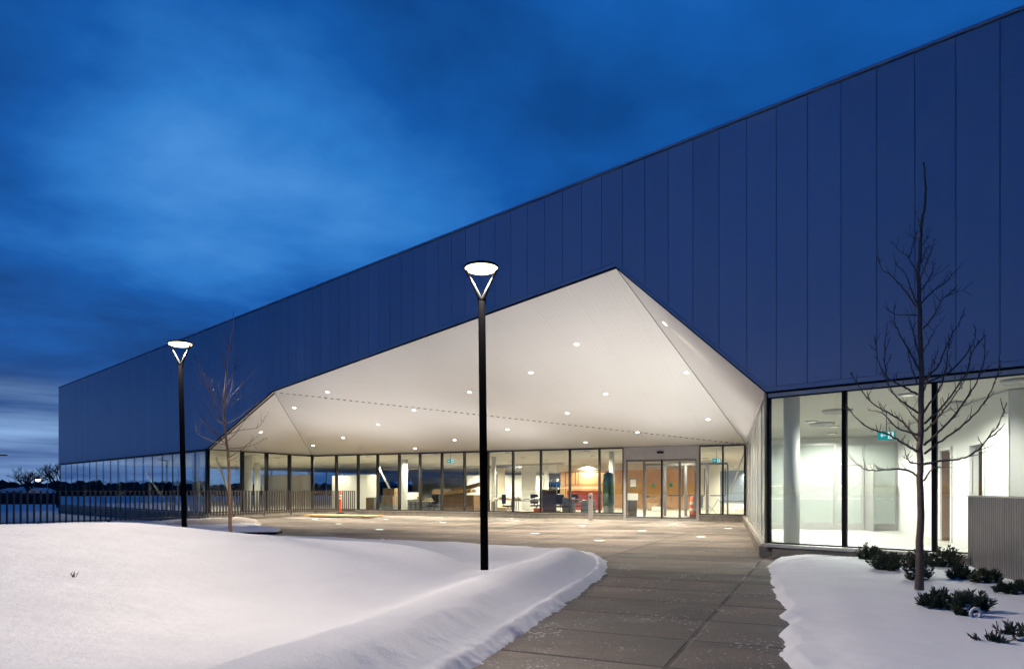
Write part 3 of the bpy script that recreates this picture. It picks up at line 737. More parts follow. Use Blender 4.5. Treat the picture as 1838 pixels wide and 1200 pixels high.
dl.sort()
for i_, (px, py) in enumerate(dl):
    r_ = on_soffit(px, py)
    if r_ is None: print('MISS', px, py); continue
    q, n = r_
    t = thing('downlight', 'small round recessed downlight in the white canopy, '+ordl(i_, len(dl)), 'light', q, 0, 'downlights in the white canopy')
    rot = n.to_track_quat('-Z', 'Y').to_euler(); t.rotation_euler = rot
    if ring_me is None:
        a = MB().lathe([(.095, -.012), (.095, 0.0), (.075, 0.0), (.075, -.012)], n=24).build('trim_ring', M['alu'], t); b = MB().lathe([(.073, -.016), (.073, -.008)], n=24).build('lens', M['down_on'], t)
        ring_me = (a, b)
    else:
        for x in ring_me: c = x.copy(); link(c); c.parent = t
    lo = lamp('SPOT', 'downlight_bulb', (0, 0, 0), 1, NEU, None, spot_size=math.radians(112), spot_blend=1.0, shadow_soft_size=0.07)
    lo.location = q + n*.07; lo.data.energy = 1350; lo.data.color = (1.0, .87, .68)
    lo.parent = t; lo.matrix_parent_inverse = (Matrix.Translation(q) @ rot.to_matrix().to_4x4()).inverted()  # aims straight down
# flush lights in the terrace
gl = [(565.5,931.6),(608,939.8),(692.6,931.6),(681,950),(795,937),(928,934),(961,957),(1044.6,942.8),(1075.7,969.6),(1152,952),(1207.8,940),(1258,963),(1307,948)]
gm_ = None
gl.sort()
for i_, (px, py) in enumerate(gl):
    q = gp(px, py, 0.0)
    t = thing('ground_light', 'small round glowing light flush in the terrace, '+ordl(i_, len(gl)), 'light', (q.x, q.y, 0), 0, 'flush lights in the terrace floor')
    if gm_ is None:
        a = MB().lathe([(.155, -.01), (.155, .007), (.125, .008), (.125, -.01)], n=28).build('trim_ring', M['alu'], t); b = MB().lathe([(.123, -.01), (.123, .0075)], n=28).build('lens', M['ground_on'], t)
        gm_ = (a, b)
    else:
        for x in gm_: c = x.copy(); link(c); c.parent = t
    lo = lamp('SPOT', 'uplight_bulb', (0, 0, .03), 240, (1.0, 0.98, 0.98), t, spot_size=math.radians(130), spot_blend=1.0, shadow_soft_size=0.1)
    lo.rotation_euler = (PI, 0, 0)
# ceiling lights of the hall and the room
cm_ = None
def ceiling_light(p, power, r=.13, label=None, grp='round ceiling lights in the hall', col=NEU, z=None):
    global cm_
    z = ZC if z is None else z
    t = thing('ceiling_light', label or 'round white ceiling light glowing inside the glazed hall', 'light', (p.x, p.y, z), 0, grp)
    if cm_ is None:
        a = MB().lathe([(.16, -.02), (.16, .02), (.13, .02), (.13, -.02)], n=24).build('trim_ring', M['alu'], t)
        b = MB().lathe([(.128, -.018), (.128, .0)], n=24).build('lens', M['ceil_on'], t); cm_ = (a, b)
    else:
        for x in cm_: c = x.copy(); link(c); c.parent = t
    lo = lamp('SPOT', 'ceiling_bulb', (0, 0, -.05), power, col, t, spot_size=math.radians(160), spot_blend=0.5, shadow_soft_size=0.12)
for i, u in enumerate((-5.5, -1.2, 3.4, 7.6, 11.8, 16.0, 20.4)):
    for v in (2.6, 7.2, 12.5, 19.0, 28.0, 38.0):
        if (u < 0 and v < 6) or (v == 19.0 and 2 < u < 5): continue
        p = bak(u + (1.1 if v in (7.2, 19.0) else 0), -v).xy
        ceiling_light(p, 1150 if v < 20 else 1900)
for s_ in (27.5, 32.5, 37.5, 43.0, 48.0):
    for off in (-2.2, -7.0, -13):
        if off < -10 and s_ > 44: continue
        p = fac(s_, off).xy
        ceiling_light(p, 260 if off > -5 else 520)
rl = 'round recessed light in the white room behind the large right panes'
for rl, (u, v) in zip(('recessed light in the white room nearest the side glass and the front pane', 'recessed light in the white room by the ceiling diffusers', 'recessed light in the white room left of the exit sign', 'recessed light in the white room closest to the glazed partition'), ((2.7, 0.4), (1.9, 3.2), (1.5, 5.6), (2.3, 7.4))):
    p = FR + SD*(v+1.2) + Vector((SD.y, -SD.x))*u
    ceiling_light(p, 900 if v < 5 else 740, .13, rl, 'recessed lights in the white room', WHT)
p = FR+SD*11.2+Vector((SD.y, -SD.x))*2.6; ceiling_light(p, 620, .13, 'round light beyond the glazed partition of the white room', None, WHT)
for tt in (-.8,):
    p = RW0+rd*tt*0+Vector((.8, -2.3)); ceiling_light(p, 300, .13, 'round recessed light nearest the right edge above the large panes', None, (1, .96, .84))
for tt in (1.6, 3.7):
    p = RW0+rd*tt+rn*1.0; ceiling_light(p, 22, .13, 'ceiling light in the small room behind the white doorway' + (' nearer the corner' if tt < 2 else ' farther in'), None, (1, .9, .75))
# shallow ceiling rings (air diffusers)
for i, (px, py, r) in enumerate(((1475, 760, .34), (1503, 737, .34), (1716, 722, .2), (1832, 683, .3))):
    d = (ZC-EYE)*F/(HY-py); q = at(px, d, ZC+.018)
    t = MB().lathe([(r, 0), (r, -.05), (r*.86, -.075), (r*.8, -.06), (r*.5, -.06), (r*.45, -.075), (.04, -.075), (.04, 0)], q, 36).build('air_diffuser', M['alu'], None, True)
    tag(t, ('grey round ceiling diffuser farthest in beside the blue-shaded column', 'grey round ceiling diffuser just right of the first black mullion', 'small grey round diffuser near the second black mullion', 'grey round ceiling diffuser at the right edge of the photo')[i], 'diffuser', 'round ceiling diffusers in the white room')

def exit_sign(px, py, d, label):
    p = at(px, d, EYE+(HY-py)*d/F); t = thing('exit_sign', label, 'sign', p, math.radians(-10))
    MB().box(-.19, .19, -.02, .02, -.10, .10).build('sign_panel', M['exit_on'], t)
    m = MB(); y0, y1 = -.026, -.021
    m.box(.03, .16, y0, y1, -.085, .085)                       # pale doorway half
    m.build('doorway_mark', M['exit_white'], t)
    m = MB(); y0, y1 = -.030, -.027                              # running figure and arrow
    m.lathe([(.018, 0), (.018, .002)], (0, 0, 0), 10)
    m.v = [(x+.10, y0-z, y+.055) for x, y, z in m.v]
    m.bar((.10, y0, .03), (.085, y0, -.02), .028, .004, (0, 1, 0)); m.bar((.085, y0, -.02), (.125, y0, -.05), .016, .004, (0, 1, 0))
    m.bar((.085, y0, -.02), (.06, y0, -.07), .016, .004, (0, 1, 0)); m.bar((.10, y0, .025), (.06, y0, .0), .013, .004, (0, 1, 0))
    m.build('running_figure', M['signgreen'], t)
    m = MB(); m.bar((-.03, y0, 0), (-.14, y0, 0), .02, .004, (0, 1, 0)); m.bar((-.14, y0, 0), (-.10, y0, .04), .018, .004, (0, 1, 0)); m.bar((-.14, y0, 0), (-.10, y0, -.04), .018, .004, (0, 1, 0))
    m.build('arrow_mark', M['exit_white'], t)
    MB().box(-.01, .01, -.01, .01, .10, ZC-p.z+.02).build('hanger', M['aludark'], t)
exit_sign(1591, 781, 16.8, 'teal exit sign with a white running figure hanging in the white room')
exit_sign(809, 827, 35.5, 'small green exit sign hanging above the desks behind the porch glass')
exit_sign(1286, 826, 33, 'small green exit sign behind the narrow panes right of the doors')

# ------------------------------------------------------------------ lamp posts
LAMP_W = 610; FWD = -0.52
def lamp_post(px, d, label, roll):
    p = at(px, d); zt = 4.13
    z0 = zsnow(p.x, p.y)-.12
    t = thing('lamp_post', label, 'street lamp', (p.x, p.y, 0), 0, 'black lamp posts with forked heads')
    MB().lathe([(.052, z0-.2), (.050, 1.5), (.046, 3.70)], n=24).build('pole', M['lampblack'], t, True)
    for sx in (-1, 1):
        m = MB(); pts = [(0.012*sx, 0, 3.64), (sx*.03, 0, 3.76), (sx*.095, 0, 3.90), (sx*.205, 0, zt-.01)]
        m.tube(pts, [.036, .028, .018, .015], 12); m.build('fork_arm', M['black'], t, True)
    h = MB(); h.lathe([(.228, 0), (.232, .012), (.215, .030), (.14, .045), (.03, .05)], (0, 0, zt-.0), 40)
    hd = h.build('lamp_head', M['black'], t, True)
    r = MB(); r.lathe([(.06, -.050), (.15, -.040), (.205, -.018), (.212, -.003)], (0, 0, zt), 40); r.build('lens', M['lamp_on'], hd)
    t.rotation_euler = (0, math.radians(roll), 0)
    lo = lamp('POINT', 'lamp_bulb', (0, 0, zt-.09), LAMP_W, (1.0, 0.86, 0.69), t, shadow_soft_size=0.12)
    ld = lo.data; ld.use_nodes = True; q = ld.node_tree; e = q.nodes['Emission']
    tcx = q.nodes.new('ShaderNodeTexCoord'); sx = q.nodes.new('ShaderNodeSeparateXYZ'); q.links.new(tcx.outputs['Normal'], sx.inputs[0])
    c = mnode(q, 'MAXIMUM', mnode(q, 'MULTIPLY', sx.outputs[2], -1.0), 0.0); c3 = mnode(q, 'DIVIDE', 1.0, mnode(q, 'POWER', mnode(q, 'MAXIMUM', c, 0.40), 2.6))
    mr = q.nodes.new('ShaderNodeMapRange'); mr.interpolation_type = 'SMOOTHSTEP'; q.links.new(c, mr.inputs[0]); mr.inputs[1].default_value = 0.30; mr.inputs[2].default_value = 0.46
    fw = mnode(q, 'MAXIMUM', mnode(q, 'MULTIPLY_ADD', sx.outputs[1], FWD, 0.50), 0.12)
    q.links.new(mnode(q, 'MULTIPLY', mnode(q, 'MULTIPLY', c3, mr.outputs[0]), fw), e.inputs['Strength'])
    return t
lamp_post(870, 8.85, 'black lamp post standing in the snow beside the path, the nearer and taller looking one', -0.6)
lamp_post(332, 13.4, 'black lamp post rising behind the snow mound at left, the farther one', -1.3)

# ------------------------------------------------------------------ railing
def rail_section(pts, label, step=.18, post_every=2.0, zb_=.20):
    t = thing('railing', label, 'railing', (0, 0, 0), 0, 'dark vertical-bar railing sections')
    a, b = Vector(pts[0]), Vector(pts[1]); d = (b-a); n = d.length; d.normalize()
    nn = Vector((-d.y, d.x))
    m = MB(); k = .04; rr = random.Random(3)
    while k < n:
        p = a+d*k
        m.bar((p.x, p.y, zb_), (p.x, p.y, 1.235), .05, .05, (nn.x*.9+d.x*.44, nn.y*.9+d.y*.44, 0)); k += step
    m.build('vertical_bars', M['railing'], t)
    m = MB(); m.bar((a.x, a.y, 1.242), (b.x, b.y, 1.242), .05, .016); m.build('top_rail', M['railing'], t)
    m = MB(); m.bar((a.x, a.y, zb_+.04), (b.x, b.y, zb_+.04), .03, .04); m.build('bottom_rail', M['railing'], t)
    k = .5
    while k < n:
        p = a+d*k+nn*.0; MB().bar((p.x, p.y, -.1), (p.x, p.y, zb_+.03), .06, .05).build('post', M['railing'], t); k += post_every
M['railing'] = mat('railing_grey_brown', (0.095, 0.085, 0.078), 0.45, 0.2)
rp = [Vector((-33, 15.5)), Vector((-16.8, 20.0)), Vector((-14.2, 23.2)), Vector((-12.55, 26.6)), Vector((-10.25, 34.0)), Vector((-8.1, 35.25))]
labs = ['grey bar railing running off the left edge in front of the blue field', 'grey bar railing section left of the far lamp post, by the end of the building',
        'grey bar railing section directly behind the far lamp post', 'long bar railing section before the left wing glass, behind the tan tree',
        'short last bar railing section beside the orange post']
for (a, b), lb in zip(zip(rp, rp[1:]), labs): rail_section((a, b), lb, .10 if 'last' in lb else .18)
kb = MB()
for a, b in zip(rp[1:], rp[2:]): kb.bar((a.x+.05, a.y-.05, .02), (b.x+.05, b.y-.05, .02), .28, .20)
tag(kb.build('railing_kerb', M['concrete']), 'low beige concrete kerb under the bar railing', 'kerb')

# plywood deck with the orange post
q = gp(604, 924, .1)
t = MB(); c = math.atan2(BD.y, BD.x)
t.box(-1.9, 1.9, -.55, .55, .0, .06); t.box(-1.6, -1.45, -.5, .5, -.03, 0); t.box(1.45, 1.6, -.5, .5, -.03, 0)
o = t.build('plywood_board', M['plywood'], None, bevel=.004); o.location = (q.x+.3, q.y, .06); o.rotation_euler = (0, 0, c); tag(o, 'low plywood platform on the terrace at the end of the bar railing', 'platform')
q2 = at(611, 33.3)
t = thing('delineator_post', 'orange plastic marker post with white bands standing on the plywood', 'traffic post', (q2.x, q2.y, .122))
MB().lathe([(.22, 0), (.22, .03), (.17, .05), (.06, .07)], n=20).build('base', M['black'], t)
MB().lathe([(.06, .05), (.062, .10), (.05, .14), (.05, .93), (.058, .95), (.058, .99), (.035, 1.02), (.035, 1.06), (.045, 1.08), (.02, 1.1)], n=20).build('tube', M['orange'], t, True)
for z in (.72, .86): MB().lathe([(.0515, z), (.0515, z+.08)], n=20).build('reflective_band', M['reflect'], t)

# push-button bollard
q = gp(1060, 932.5)
t = thing('push_button_bollard', 'slim grey metal bollard with a push plate left of the entrance doors', 'bollard', (q.x, q.y, 0), math.atan2(BD.y, BD.x)+PI)
MB().box(-.085, .085, -.06, .06, .012, 1.13).build('post', M['alu'], t, bevel=.01)
MB().box(-.10, .10, -.075, .075, 0, .014).build('base_plate', M['aludark'], t)
MB().box(-.03, .03, -.07, -.061, .92, 1.02).build('push_plate', M['black'], t, bevel=.004)

# ------------------------------------------------------------------ corrugated screen at right
a = Vector((7.04, 10.42)); b = Vector((6.37, 8.5)); b = a+(b-a).normalized()*3.4; d = (b-a).normalized(); n = Vector((d.y, -d.x))
n = n if n.x < 0 else -n
t = thing('corrugated_screen', 'grey corrugated metal screen wall at the right edge in front of the glass', 'screen wall')
m = MB(); L_ = 3.4; prof = []; k = 0; per = .085
pts = []
while k < L_:
    for o_, du_ in ((0, 0), (.022, .012), (.022, .042), (0, .054)): pts.append((k+du_, o_))
    k += per
vs = []
for u, o_ in pts:
    p = a+d*u+n*(o_+.05)
    vs += [(p.x, p.y, -.15), (p.x, p.y, 1.155)]
fs = [(2*i, 2*i+2, 2*i+3, 2*i+1) for i in range(len(pts)-1)]
m.add(vs, fs)
M['corr'] = mat('galvanised_sheet', (0.25, 0.235, 0.23), 0.42, 0.65, noise=(2.5, 0.12, 6))
m.build('corrugated_sheet', M['corr'], t)
m = MB(); m.prism([(a.x, a.y, -.15), (b.x, b.y, -.15), (b.x-n.x*.12, b.y-n.y*.12, -.15), (a.x-n.x*.12, a.y-n.y*.12, -.15)], (0, 0, 1.3)); m.build('frame', M['aludark'], t)
m = MB(); p0 = a+n*.085; p1 = b+n*.085; m.prism([(p0.x, p0.y, 1.157), (p1.x, p1.y, 1.157), (b.x-n.x*.14, b.y-n.y*.14, 1.157), (a.x-n.x*.14, a.y-n.y*.14, 1.157)], (0, 0, .02)); m.build('cap', M['alu'], t)

# ------------------------------------------------------------------ bare trees
def to3(px, py, d): return Vector(((px-CX)/F*d, d, EYE+(HY-py)*d/F))
def spline(pts, n):
    P_ = [pts[0]*2-pts[1]] + pts + [pts[-1]*2-pts[-2]]; out = []
    for i in range(1, len(P_)-2):
        for k in range(n):
            t = k/n; a, b, c, d = P_[i-1], P_[i], P_[i+1], P_[i+2]
            out.append(0.5*((2*b)+(c-a)*t+(2*a-5*b+4*c-d)*t*t+(3*b-a-3*c+d)*t*t*t))
    out.append(pts[-1]); return out
def bare_tree(name, label, trunk, branches, d, r0, rtop, mt, mb_, seed, twig=1.0, rb=.45):
    R = random.Random(seed)
    t3 = [to3(x, y, d) for x, y in trunk]; base = t3[0].copy()
    t = thing(name, label, 'tree', (base.x, base.y, 0))
    inv = Vector((-base.x, -base.y, 0))
    tp = spline(t3, 6); m_ = len(tp)
    tp = [p + Vector((R.uniform(-1, 1), R.uniform(-1, 1), 0))*.006 for p in tp]
    z0_, z1_ = tp[0].z, tp[-1].z
    def rad(z): f_ = max(0, min(1, (z-z0_)/(z1_-z0_))); return rtop+(r0-rtop)*(1-f_)**.85
    tp = [Vector((tp[0].x, tp[0].y, z0_-.3))] + tp
    MB().tube([p+inv for p in tp], [rad(p.z)*(1.15 if i < 2 else 1) for i, p in enumerate(tp)], 12).build('trunk', mt, t, True)
    cr_ = MB()
    def twigs(path, r, lvl):
        n = len(path)
        for i in range(2, n-1):
            if R.random() < .50*twig:
                dirv = (path[min(i+1, n-1)]-path[i-1]).normalized()
                side = Vector((R.uniform(-1, 1), R.uniform(-1, 1), R.uniform(-.2, 1))).normalized()
                dv = (dirv*.7+side*.75).normalized(); ln = R.uniform(.03, .13)*(1.8 if R.random() < .15 else 1)*(1.2 if lvl == 0 else .6)
                q1 = path[i]+dv*ln*.6; q2 = q1+(dv+Vector((0, 0, .5))).normalized()*ln*.5
                cr_.tube([path[i]+inv, q1+inv, q2+inv], [r*.55, r*.40, r*.28], 5)
                if R.random() < .35: q3 = q1+(dv*.4+side.cross(dirv)).normalized()*ln*.4; cr_.tube([q1+inv, q3+inv], [r*.38, r*.25], 5)
    for pts in branches:
        base_d = R.uniform(-.55, .55)
        n = len(pts); p3 = []
        for i, (x, y) in enumerate(pts): p3.append(to3(x, y, d+base_d*(i/(n-1))**.8*(1 if i else 0)))
        path = spline(p3, 6)
        path = [path[0]]+[p+Vector((R.uniform(-1, 1), R.uniform(-1, 1), R.uniform(-1, 1)))*.006 for p in path[1:]]
        ln = sum((b-a).length for a, b in zip(path, path[1:]))
        ra = min(rad(path[0].z)*rb, .004+(.011 if rb > .4 else .006)*ln); rt = max(.0022, ra*.28)
        k_ = len(path)
        cr_.tube([p+inv for p in path], [ra+(rt-ra)*(i/(k_-1))**.8 for i in range(k_)], 6)
        twigs(path, (ra+rt)/2, 0)
    cr_.build('branches', mb_, t, True)
    return t
rt_trunk = [(1650, 1053), (1652, 900), (1651, 820), (1654, 720), (1652, 590), (1648, 500), (1651, 465), (1655, 400), (1661, 360), (1659, 291)]
rt_br = [[(1653,420),(1648,395),(1643,378)], [(1652,504),(1640,478),(1630,461),(1614,450),(1601,432)], [(1632,461),(1639,440),(1643,417)], [(1650,504),(1662,475),(1670,456),(1679,428)],
 [(1647,551),(1620,516),(1599,493),(1583,483),(1575,461)], [(1645,544),(1634,515),(1626,493),(1606,472)], [(1654,544),(1666,530),(1681,518),(1698,506),(1710,489)],
 [(1657,590),(1677,565),(1689,540),(1700,530),(1714,520)], [(1645,566),(1628,565),(1608,564),(1588,551)], [(1650,665),(1630,625),(1608,584),(1604,548)],
 [(1657,632),(1668,610),(1681,584)], [(1659,683),(1684,655),(1707,603),(1722,580),(1731,553)], [(1661,687),(1700,670),(1725,647),(1745,620),(1753,590)],
 [(1647,708),(1615,690),(1593,678),(1577,650),(1571,605)], [(1648,741),(1622,722),(1600,700),(1588,650),(1592,580)], [(1648,792),(1630,768),(1609,748),(1580,733),(1556,713),(1540,690),(1526,668)],
 [(1648,811),(1620,795),(1599,782),(1575,773),(1558,767),(1535,748),(1517,725)], [(1647,854),(1632,845),(1615,841),(1585,843),(1558,843),(1540,833),(1523,814)],
 [(1658,833),(1690,826),(1726,822),(1755,808),(1773,786),(1795,755),(1807,722)], [(1773,786),(1790,776),(1803,760)], [(1659,814),(1690,790),(1720,770),(1750,742),(1773,713),(1788,680),(1796,646)],
 [(1659,798),(1690,770),(1716,741),(1742,705),(1757,675),(1767,645),(1768,602)], [(1659,773),(1678,755),(1694,735),(1720,700),(1742,662)], [(1658,862),(1668,848),(1681,839),(1710,838)],
 [(1647,832),(1635,830),(1628,822),(1624,805)], [(1648,757),(1632,738),(1624,719)], [(1647,690),(1638,665),(1631,640),(1630,628)], [(1658,740),(1690,690),(1700,640),(1704,605)],
 [(1659,760),(1700,720),(1736,665),(1745,630),(1770,600)], [(1650,640),(1640,600),(1632,570)], [(1647,780),(1612,768),(1585,742),(1560,735)], [(1655,470),(1662,448),(1668,440)], [(1654,520),(1668,500),(1679,470)],
 [(1659,700),(1672,660),(1684,630)], [(1652,430),(1642,425),(1633,420)], [(1656,440),(1664,428),(1667,423)]]
bare_tree('bare_tree', 'dark bare young tree with upswept branches in the right snow bed before the large panes', rt_trunk, rt_br, 7.8, .042, .008, M['bark'], M['bark'], 5)
lt_trunk = [(414, 962), (412, 890), (410, 820), (405, 779), (402, 731), (407, 662), (409, 628), (415, 600), (419, 591), (419, 558)]
lt_br = [[(405,768),(392,742),(384,720),(370,690),(360,665),(355,645)], [(403,761),(390,755),(376,738),(360,710),(347,690)], [(405,796),(393,785),(384,775),(368,765),(357,751)],
 [(408,799),(385,792),(360,782),(352,770)], [(402,734),(388,708),(374,686),(360,655),(354,640)], [(402,717),(394,700),(391,680)], [(405,731),(415,710),(435,690),(447,675),(459,662)],
 [(407,738),(420,722),(432,714),(450,705)], [(407,792),(420,780),(432,765),(441,752),(449,738)], [(408,779),(430,772),(459,768),(470,760),(477,746)], [(412,820),(428,810),(442,802),(462,795),(480,785)],
 [(412,826),(420,824),(424,818)], [(405,724),(414,700),(422,662),(430,657)], [(407,662),(400,650),(396,636)], [(409,628),(402,612),(398,600)], [(409,633),(416,624),(420,612)], [(403,745),(385,728),(378,700),(381,680)],
 [(406,785),(380,770),(360,745),(350,720)], [(404,700),(413,680),(424,655),(421,640)], [(408,760),(430,748),(446,735),(470,720)], [(402,725),(385,705),(366,690),(352,672)], [(410,805),(440,800),(470,775)]]
bare_tree('bare_tree', 'tan barked bare young tree planted on the snow mound before the left wing', lt_trunk, lt_br, 12.0, .031, .003, M['barkred'], M['twigred'], 9, .95, .40)

# ------------------------------------------------------------------ junipers
def juniper(px, py, w, h, label, seed, sparse=1.0, zs=None, grp='low dark junipers in the right snow bed'):
    R = random.Random(seed)
    d = (EYE-.14)*F/(py-HY)
    p = at(px, d); z = zsnow(p.x, p.y); d = (EYE-z)*F/(py-HY); p = at(px, d); 
    W_ = 1.0*w*d/F/2; H_ = 1.08*h*d/F
    t = thing('juniper', label, 'shrub', (p.x, p.y, z-.03), 0, grp)
    st = MB(); lf = MB()
    nb_ = max(5, int(70*sparse*(W_/.3)))
    for i in range(nb_):
        az = R.uniform(0, 2*PI); el = R.uniform(.15, 1.35); ln = R.uniform(.6, 1.08)
        tip = Vector((math.cos(az)*math.cos(el)*W_*ln*1.05, math.sin(az)*math.cos(el)*W_*ln*.75, H_*ln*(.25+.75*math.sin(el))))
        b0 = Vector((math.cos(az)*W_*.22, math.sin(az)*W_*.18, 0)); mid = b0.lerp(tip, .5)+Vector((0, 0, -H_*.08))
        path = spline([b0, mid, tip], 4)
        st.tube(path, [.006]+[.004]*(len(path)-2)+[.0015], 4)
        for j, q in enumerate(path[1:]):
            dirv = (path[min(j+2, len(path)-1)]-path[j]).normalized()
            for k in range(int(9 if sparse > .5 else 5)):
                sd = Vector((R.gauss(0, 1), R.gauss(0, 1), R.gauss(.3, .8))).normalized()
                dv = (dirv*1.0+sd*.75).normalized(); l = R.uniform(.022, .060); wv = dv.cross(Vector((R.gauss(0, 1), R.gauss(0, 1), R.gauss(0, 1)))).normalized()*R.uniform(.004, .008)
                o_ = q+sd*.012
                lf.add([o_-wv*.5, o_+wv*.5, o_+dv*l*.6+wv, o_+dv*l, o_+dv*l*.6-wv], [(0, 1, 2, 3, 4)])
    if sparse > .4:
        sn = MB()
        for i in range(int(22*W_/.2)):
            az = R.uniform(0, 2*PI); rr_ = R.uniform(.2, .8); cx_, cy_ = math.cos(az)*W_*rr_, math.sin(az)*W_*.7*rr_; a_ = R.uniform(.015, .04)
            sn.lathe([(a_*.6, 0), (a_, a_*.25), (a_*.8, a_*.55), (a_*.2, a_*.7)], (cx_, cy_, H_*R.uniform(.15, .62)*(1-.5*rr_)), 7)
        so_ = sn.build('snow_dusting', M['snow'], t, True)
    st.build('stems', M['juniperstem'], t); lf.build('foliage', M['juniper'], t)
J = [(1562, 1003, 52, 26, 'dark juniper against the kerb, leftmost in the back row'), (1592, 1022, 66, 32, 'dense juniper in front of the leftmost one, left of the dark tree'),
     (1645, 1040, 62, 54, 'tall dark juniper directly behind the trunk of the dark tree'), (1692, 1016, 72, 34, 'broad juniper against the kerb just right of the dark tree'),
     (1725, 1038, 46, 24, 'small juniper right of the dark tree and before the kerb'), (1768, 1044, 60, 24, 'spreading juniper before the corrugated screen, left of the cut off one'),
     (1806, 1064, 44, 20, 'low thin juniper near the right edge under the corrugated screen'), (1834, 1066, 40, 26, 'juniper cut off by the right edge under the corrugated screen'),
     (1688, 1090, 74, 32, 'left half of the foremost juniper clump'), (1744, 1096, 70, 36, 'right half of the foremost juniper clump, next to the white ring'), (1728, 1103, 34, 44, 'upright olive juniper shoot in the middle of the foremost clump')]
for i, (px, py, w, h, lb) in enumerate(J): juniper(px, py, w, h, lb, 100+i, .9)
juniper(1776, 1150, 62, 24, 'sparse half buried juniper twigs in the snow at lower right', 201, .10)
juniper(1808, 1138, 40, 26, 'small sparse juniper tuft right of the half buried twigs', 203, .13)
juniper(1842, 1150, 34, 30, 'juniper tuft at the lower right edge of the photo', 204, .5)
# white ring in the snow
d = (EYE-.16)*F/(1103-HY); p = at(1751, d); z = zsnow(p.x, p.y)
m = MB(); m.tube([(p.x+.045*math.cos(k*PI/12), p.y, z+.035+.045*math.sin(k*PI/12)) for k in range(25)], .012, 8); tag(m.build('white_ring', M['paper'], None, True), 'small white plastic ring half sunk in snow beside the foremost juniper', 'ring')
# twigs poking out of the mound
def twig(px, py, h, label, seed):
    R = random.Random(seed)
    best = None
    for k in range(200):
        d = 3+k*.08; p = at(px, d); 
        if EYE-(py-HY)*d/F <= zsnow(p.x, p.y): best = p; break
    p = best or gp(px, py, .4); z = zsnow(p.x, p.y)
    m = MB()
    for k in range(6):
        a_ = Vector((p.x, p.y, z-.02)); b_ = a_+Vector((R.uniform(-.6, .6), R.uniform(-.3, .3), 1)).normalized()*h*R.uniform(.5, 1); m.tube([a_, a_.lerp(b_, .5)+Vector((R.uniform(-.01, .01), 0, 0)), b_], [.004, .003, .0015], 5)
        c_ = a_.lerp(b_, .6); m.tube([c_, c_+Vector((R.uniform(-1, 1), 0, .6))*h*.3], [.0025, .001], 4)
    tag(m.build('dry_twig', M['twigred']), label, 'twig')
twig(133, 1037, .10, 'tiny dry twig poking out of the smooth snow mound at far left', 4)
# snow-topped bench slab at the terrace edge
q = at(463, 17.6)
t = thing('low_bench', 'low dark bench slab buried under snow at the left edge of the terrace', 'bench', (q.x, q.y, 0), .12)
MB().box(-.9, .55, -.3, .3, .14, .20).build('seat_slab', M['black'], t, bevel=.01)
for x in (-.7, .35): MB().box(x-.05, x+.05, -.22, .22, 0, .14).build('leg', M['concrete'], t)
m = MB(); nx_, ny_ = 26, 14; vs = []
for j in range(ny_+1):
    for i in range(nx_+1):
        u = i/nx_*2-1; v = j/ny_*2-1; e_ = max(0, (1-abs(u)**9)*(1-abs(v)**8)); vs.append((-.175+u*.70, v*.285, .2+.13*e_**.5+.02*math.sin(5*u+2*v)*e_))
m.add(vs, [(j*(nx_+1)+i, j*(nx_+1)+i+1, (j+1)*(nx_+1)+i+1, (j+1)*(nx_+1)+i) for j in range(ny_) for i in range(nx_)])
m.build('snow_cap', M['snow'], t, True)

# ------------------------------------------------------------------ things in the hall
def iv(px, d): return at(px, d, .014)
def box_thing(name, px, d, w, dep, z0, z1, mt, label, cat, grp=None, rot=-.4, detail=None):
    p = at(px, d); t = thing(name, label, cat, (p.x, p.y, z0), rot, grp)
    MB().box(-w/2, w/2, -dep/2, dep/2, 0, z1-z0).build('body', mt, t, bevel=.008)
    if detail: detail(t, w, dep, z1-z0)
    return t
def tape(t, w, dep, h): MB().box(-w/2-.002, w/2+.002, -.03, .03, .01, h+.004).build('tape', M['plywood'], t)
def drawers(t, w, dep, h):
    for k in range(3): MB().box(-w/2+.03, w/2-.03, -dep/2-.012, -dep/2-.001, h*(k/3)+.02, h*((k+1)/3)-.02).build('drawer', M['grey'], t)
def doors(t, w, dep, h):
    for k in (-1, 1): MB().box(min(0, k*(w/2-.03))+(.005 if k > 0 else 0), max(0, k*(w/2-.03))-(.005 if k < 0 else 0), -dep/2-.012, -dep/2-.001, .04, h-.04).build('cupboard_door', M['brown'], t)
cg = 'cardboard cartons stacked in the hall'
box_thing('carton', 700, 36.5, .75, .6, .014, .50, M['grey'], 'grey carton at the bottom of the stack behind the porch glass', 'box', cg, detail=tape)
box_thing('carton', 700, 36.5, .72, .55, .51, .98, M['carton'], 'brown carton in the middle of the stack behind the porch glass', 'box', cg, detail=tape)
box_thing('carton', 701, 36.5, .66, .5, .99, 1.38, M['carton'], 'open brown carton on top of the stack behind the porch glass', 'box', cg, rot=-.25, detail=tape)
box_thing('cupboard', 668, 35.5, .5, .4, .014, .9, M['grey'], 'low grey cupboard left of the carton stack', 'cupboard', detail=doors)
box_thing('filing_cabinet', 749, 37.5, .9, .6, .014, .75, M['darkcab'], 'dark filing cabinet right of the grey column', 'cabinet', detail=drawers)
box_thing('desk_block', 780, 36.5, 1.1, .7, .014, 1.05, M['darkcab'], 'dark desk pedestal left of the big brown counter', 'desk', detail=drawers)
box_thing('counter', 828, 36.2, 1.9, .9, .014, 1.02, M['brown'], 'large brown reception counter wrapped on its side left of the near lamp post', 'counter', detail=doors)
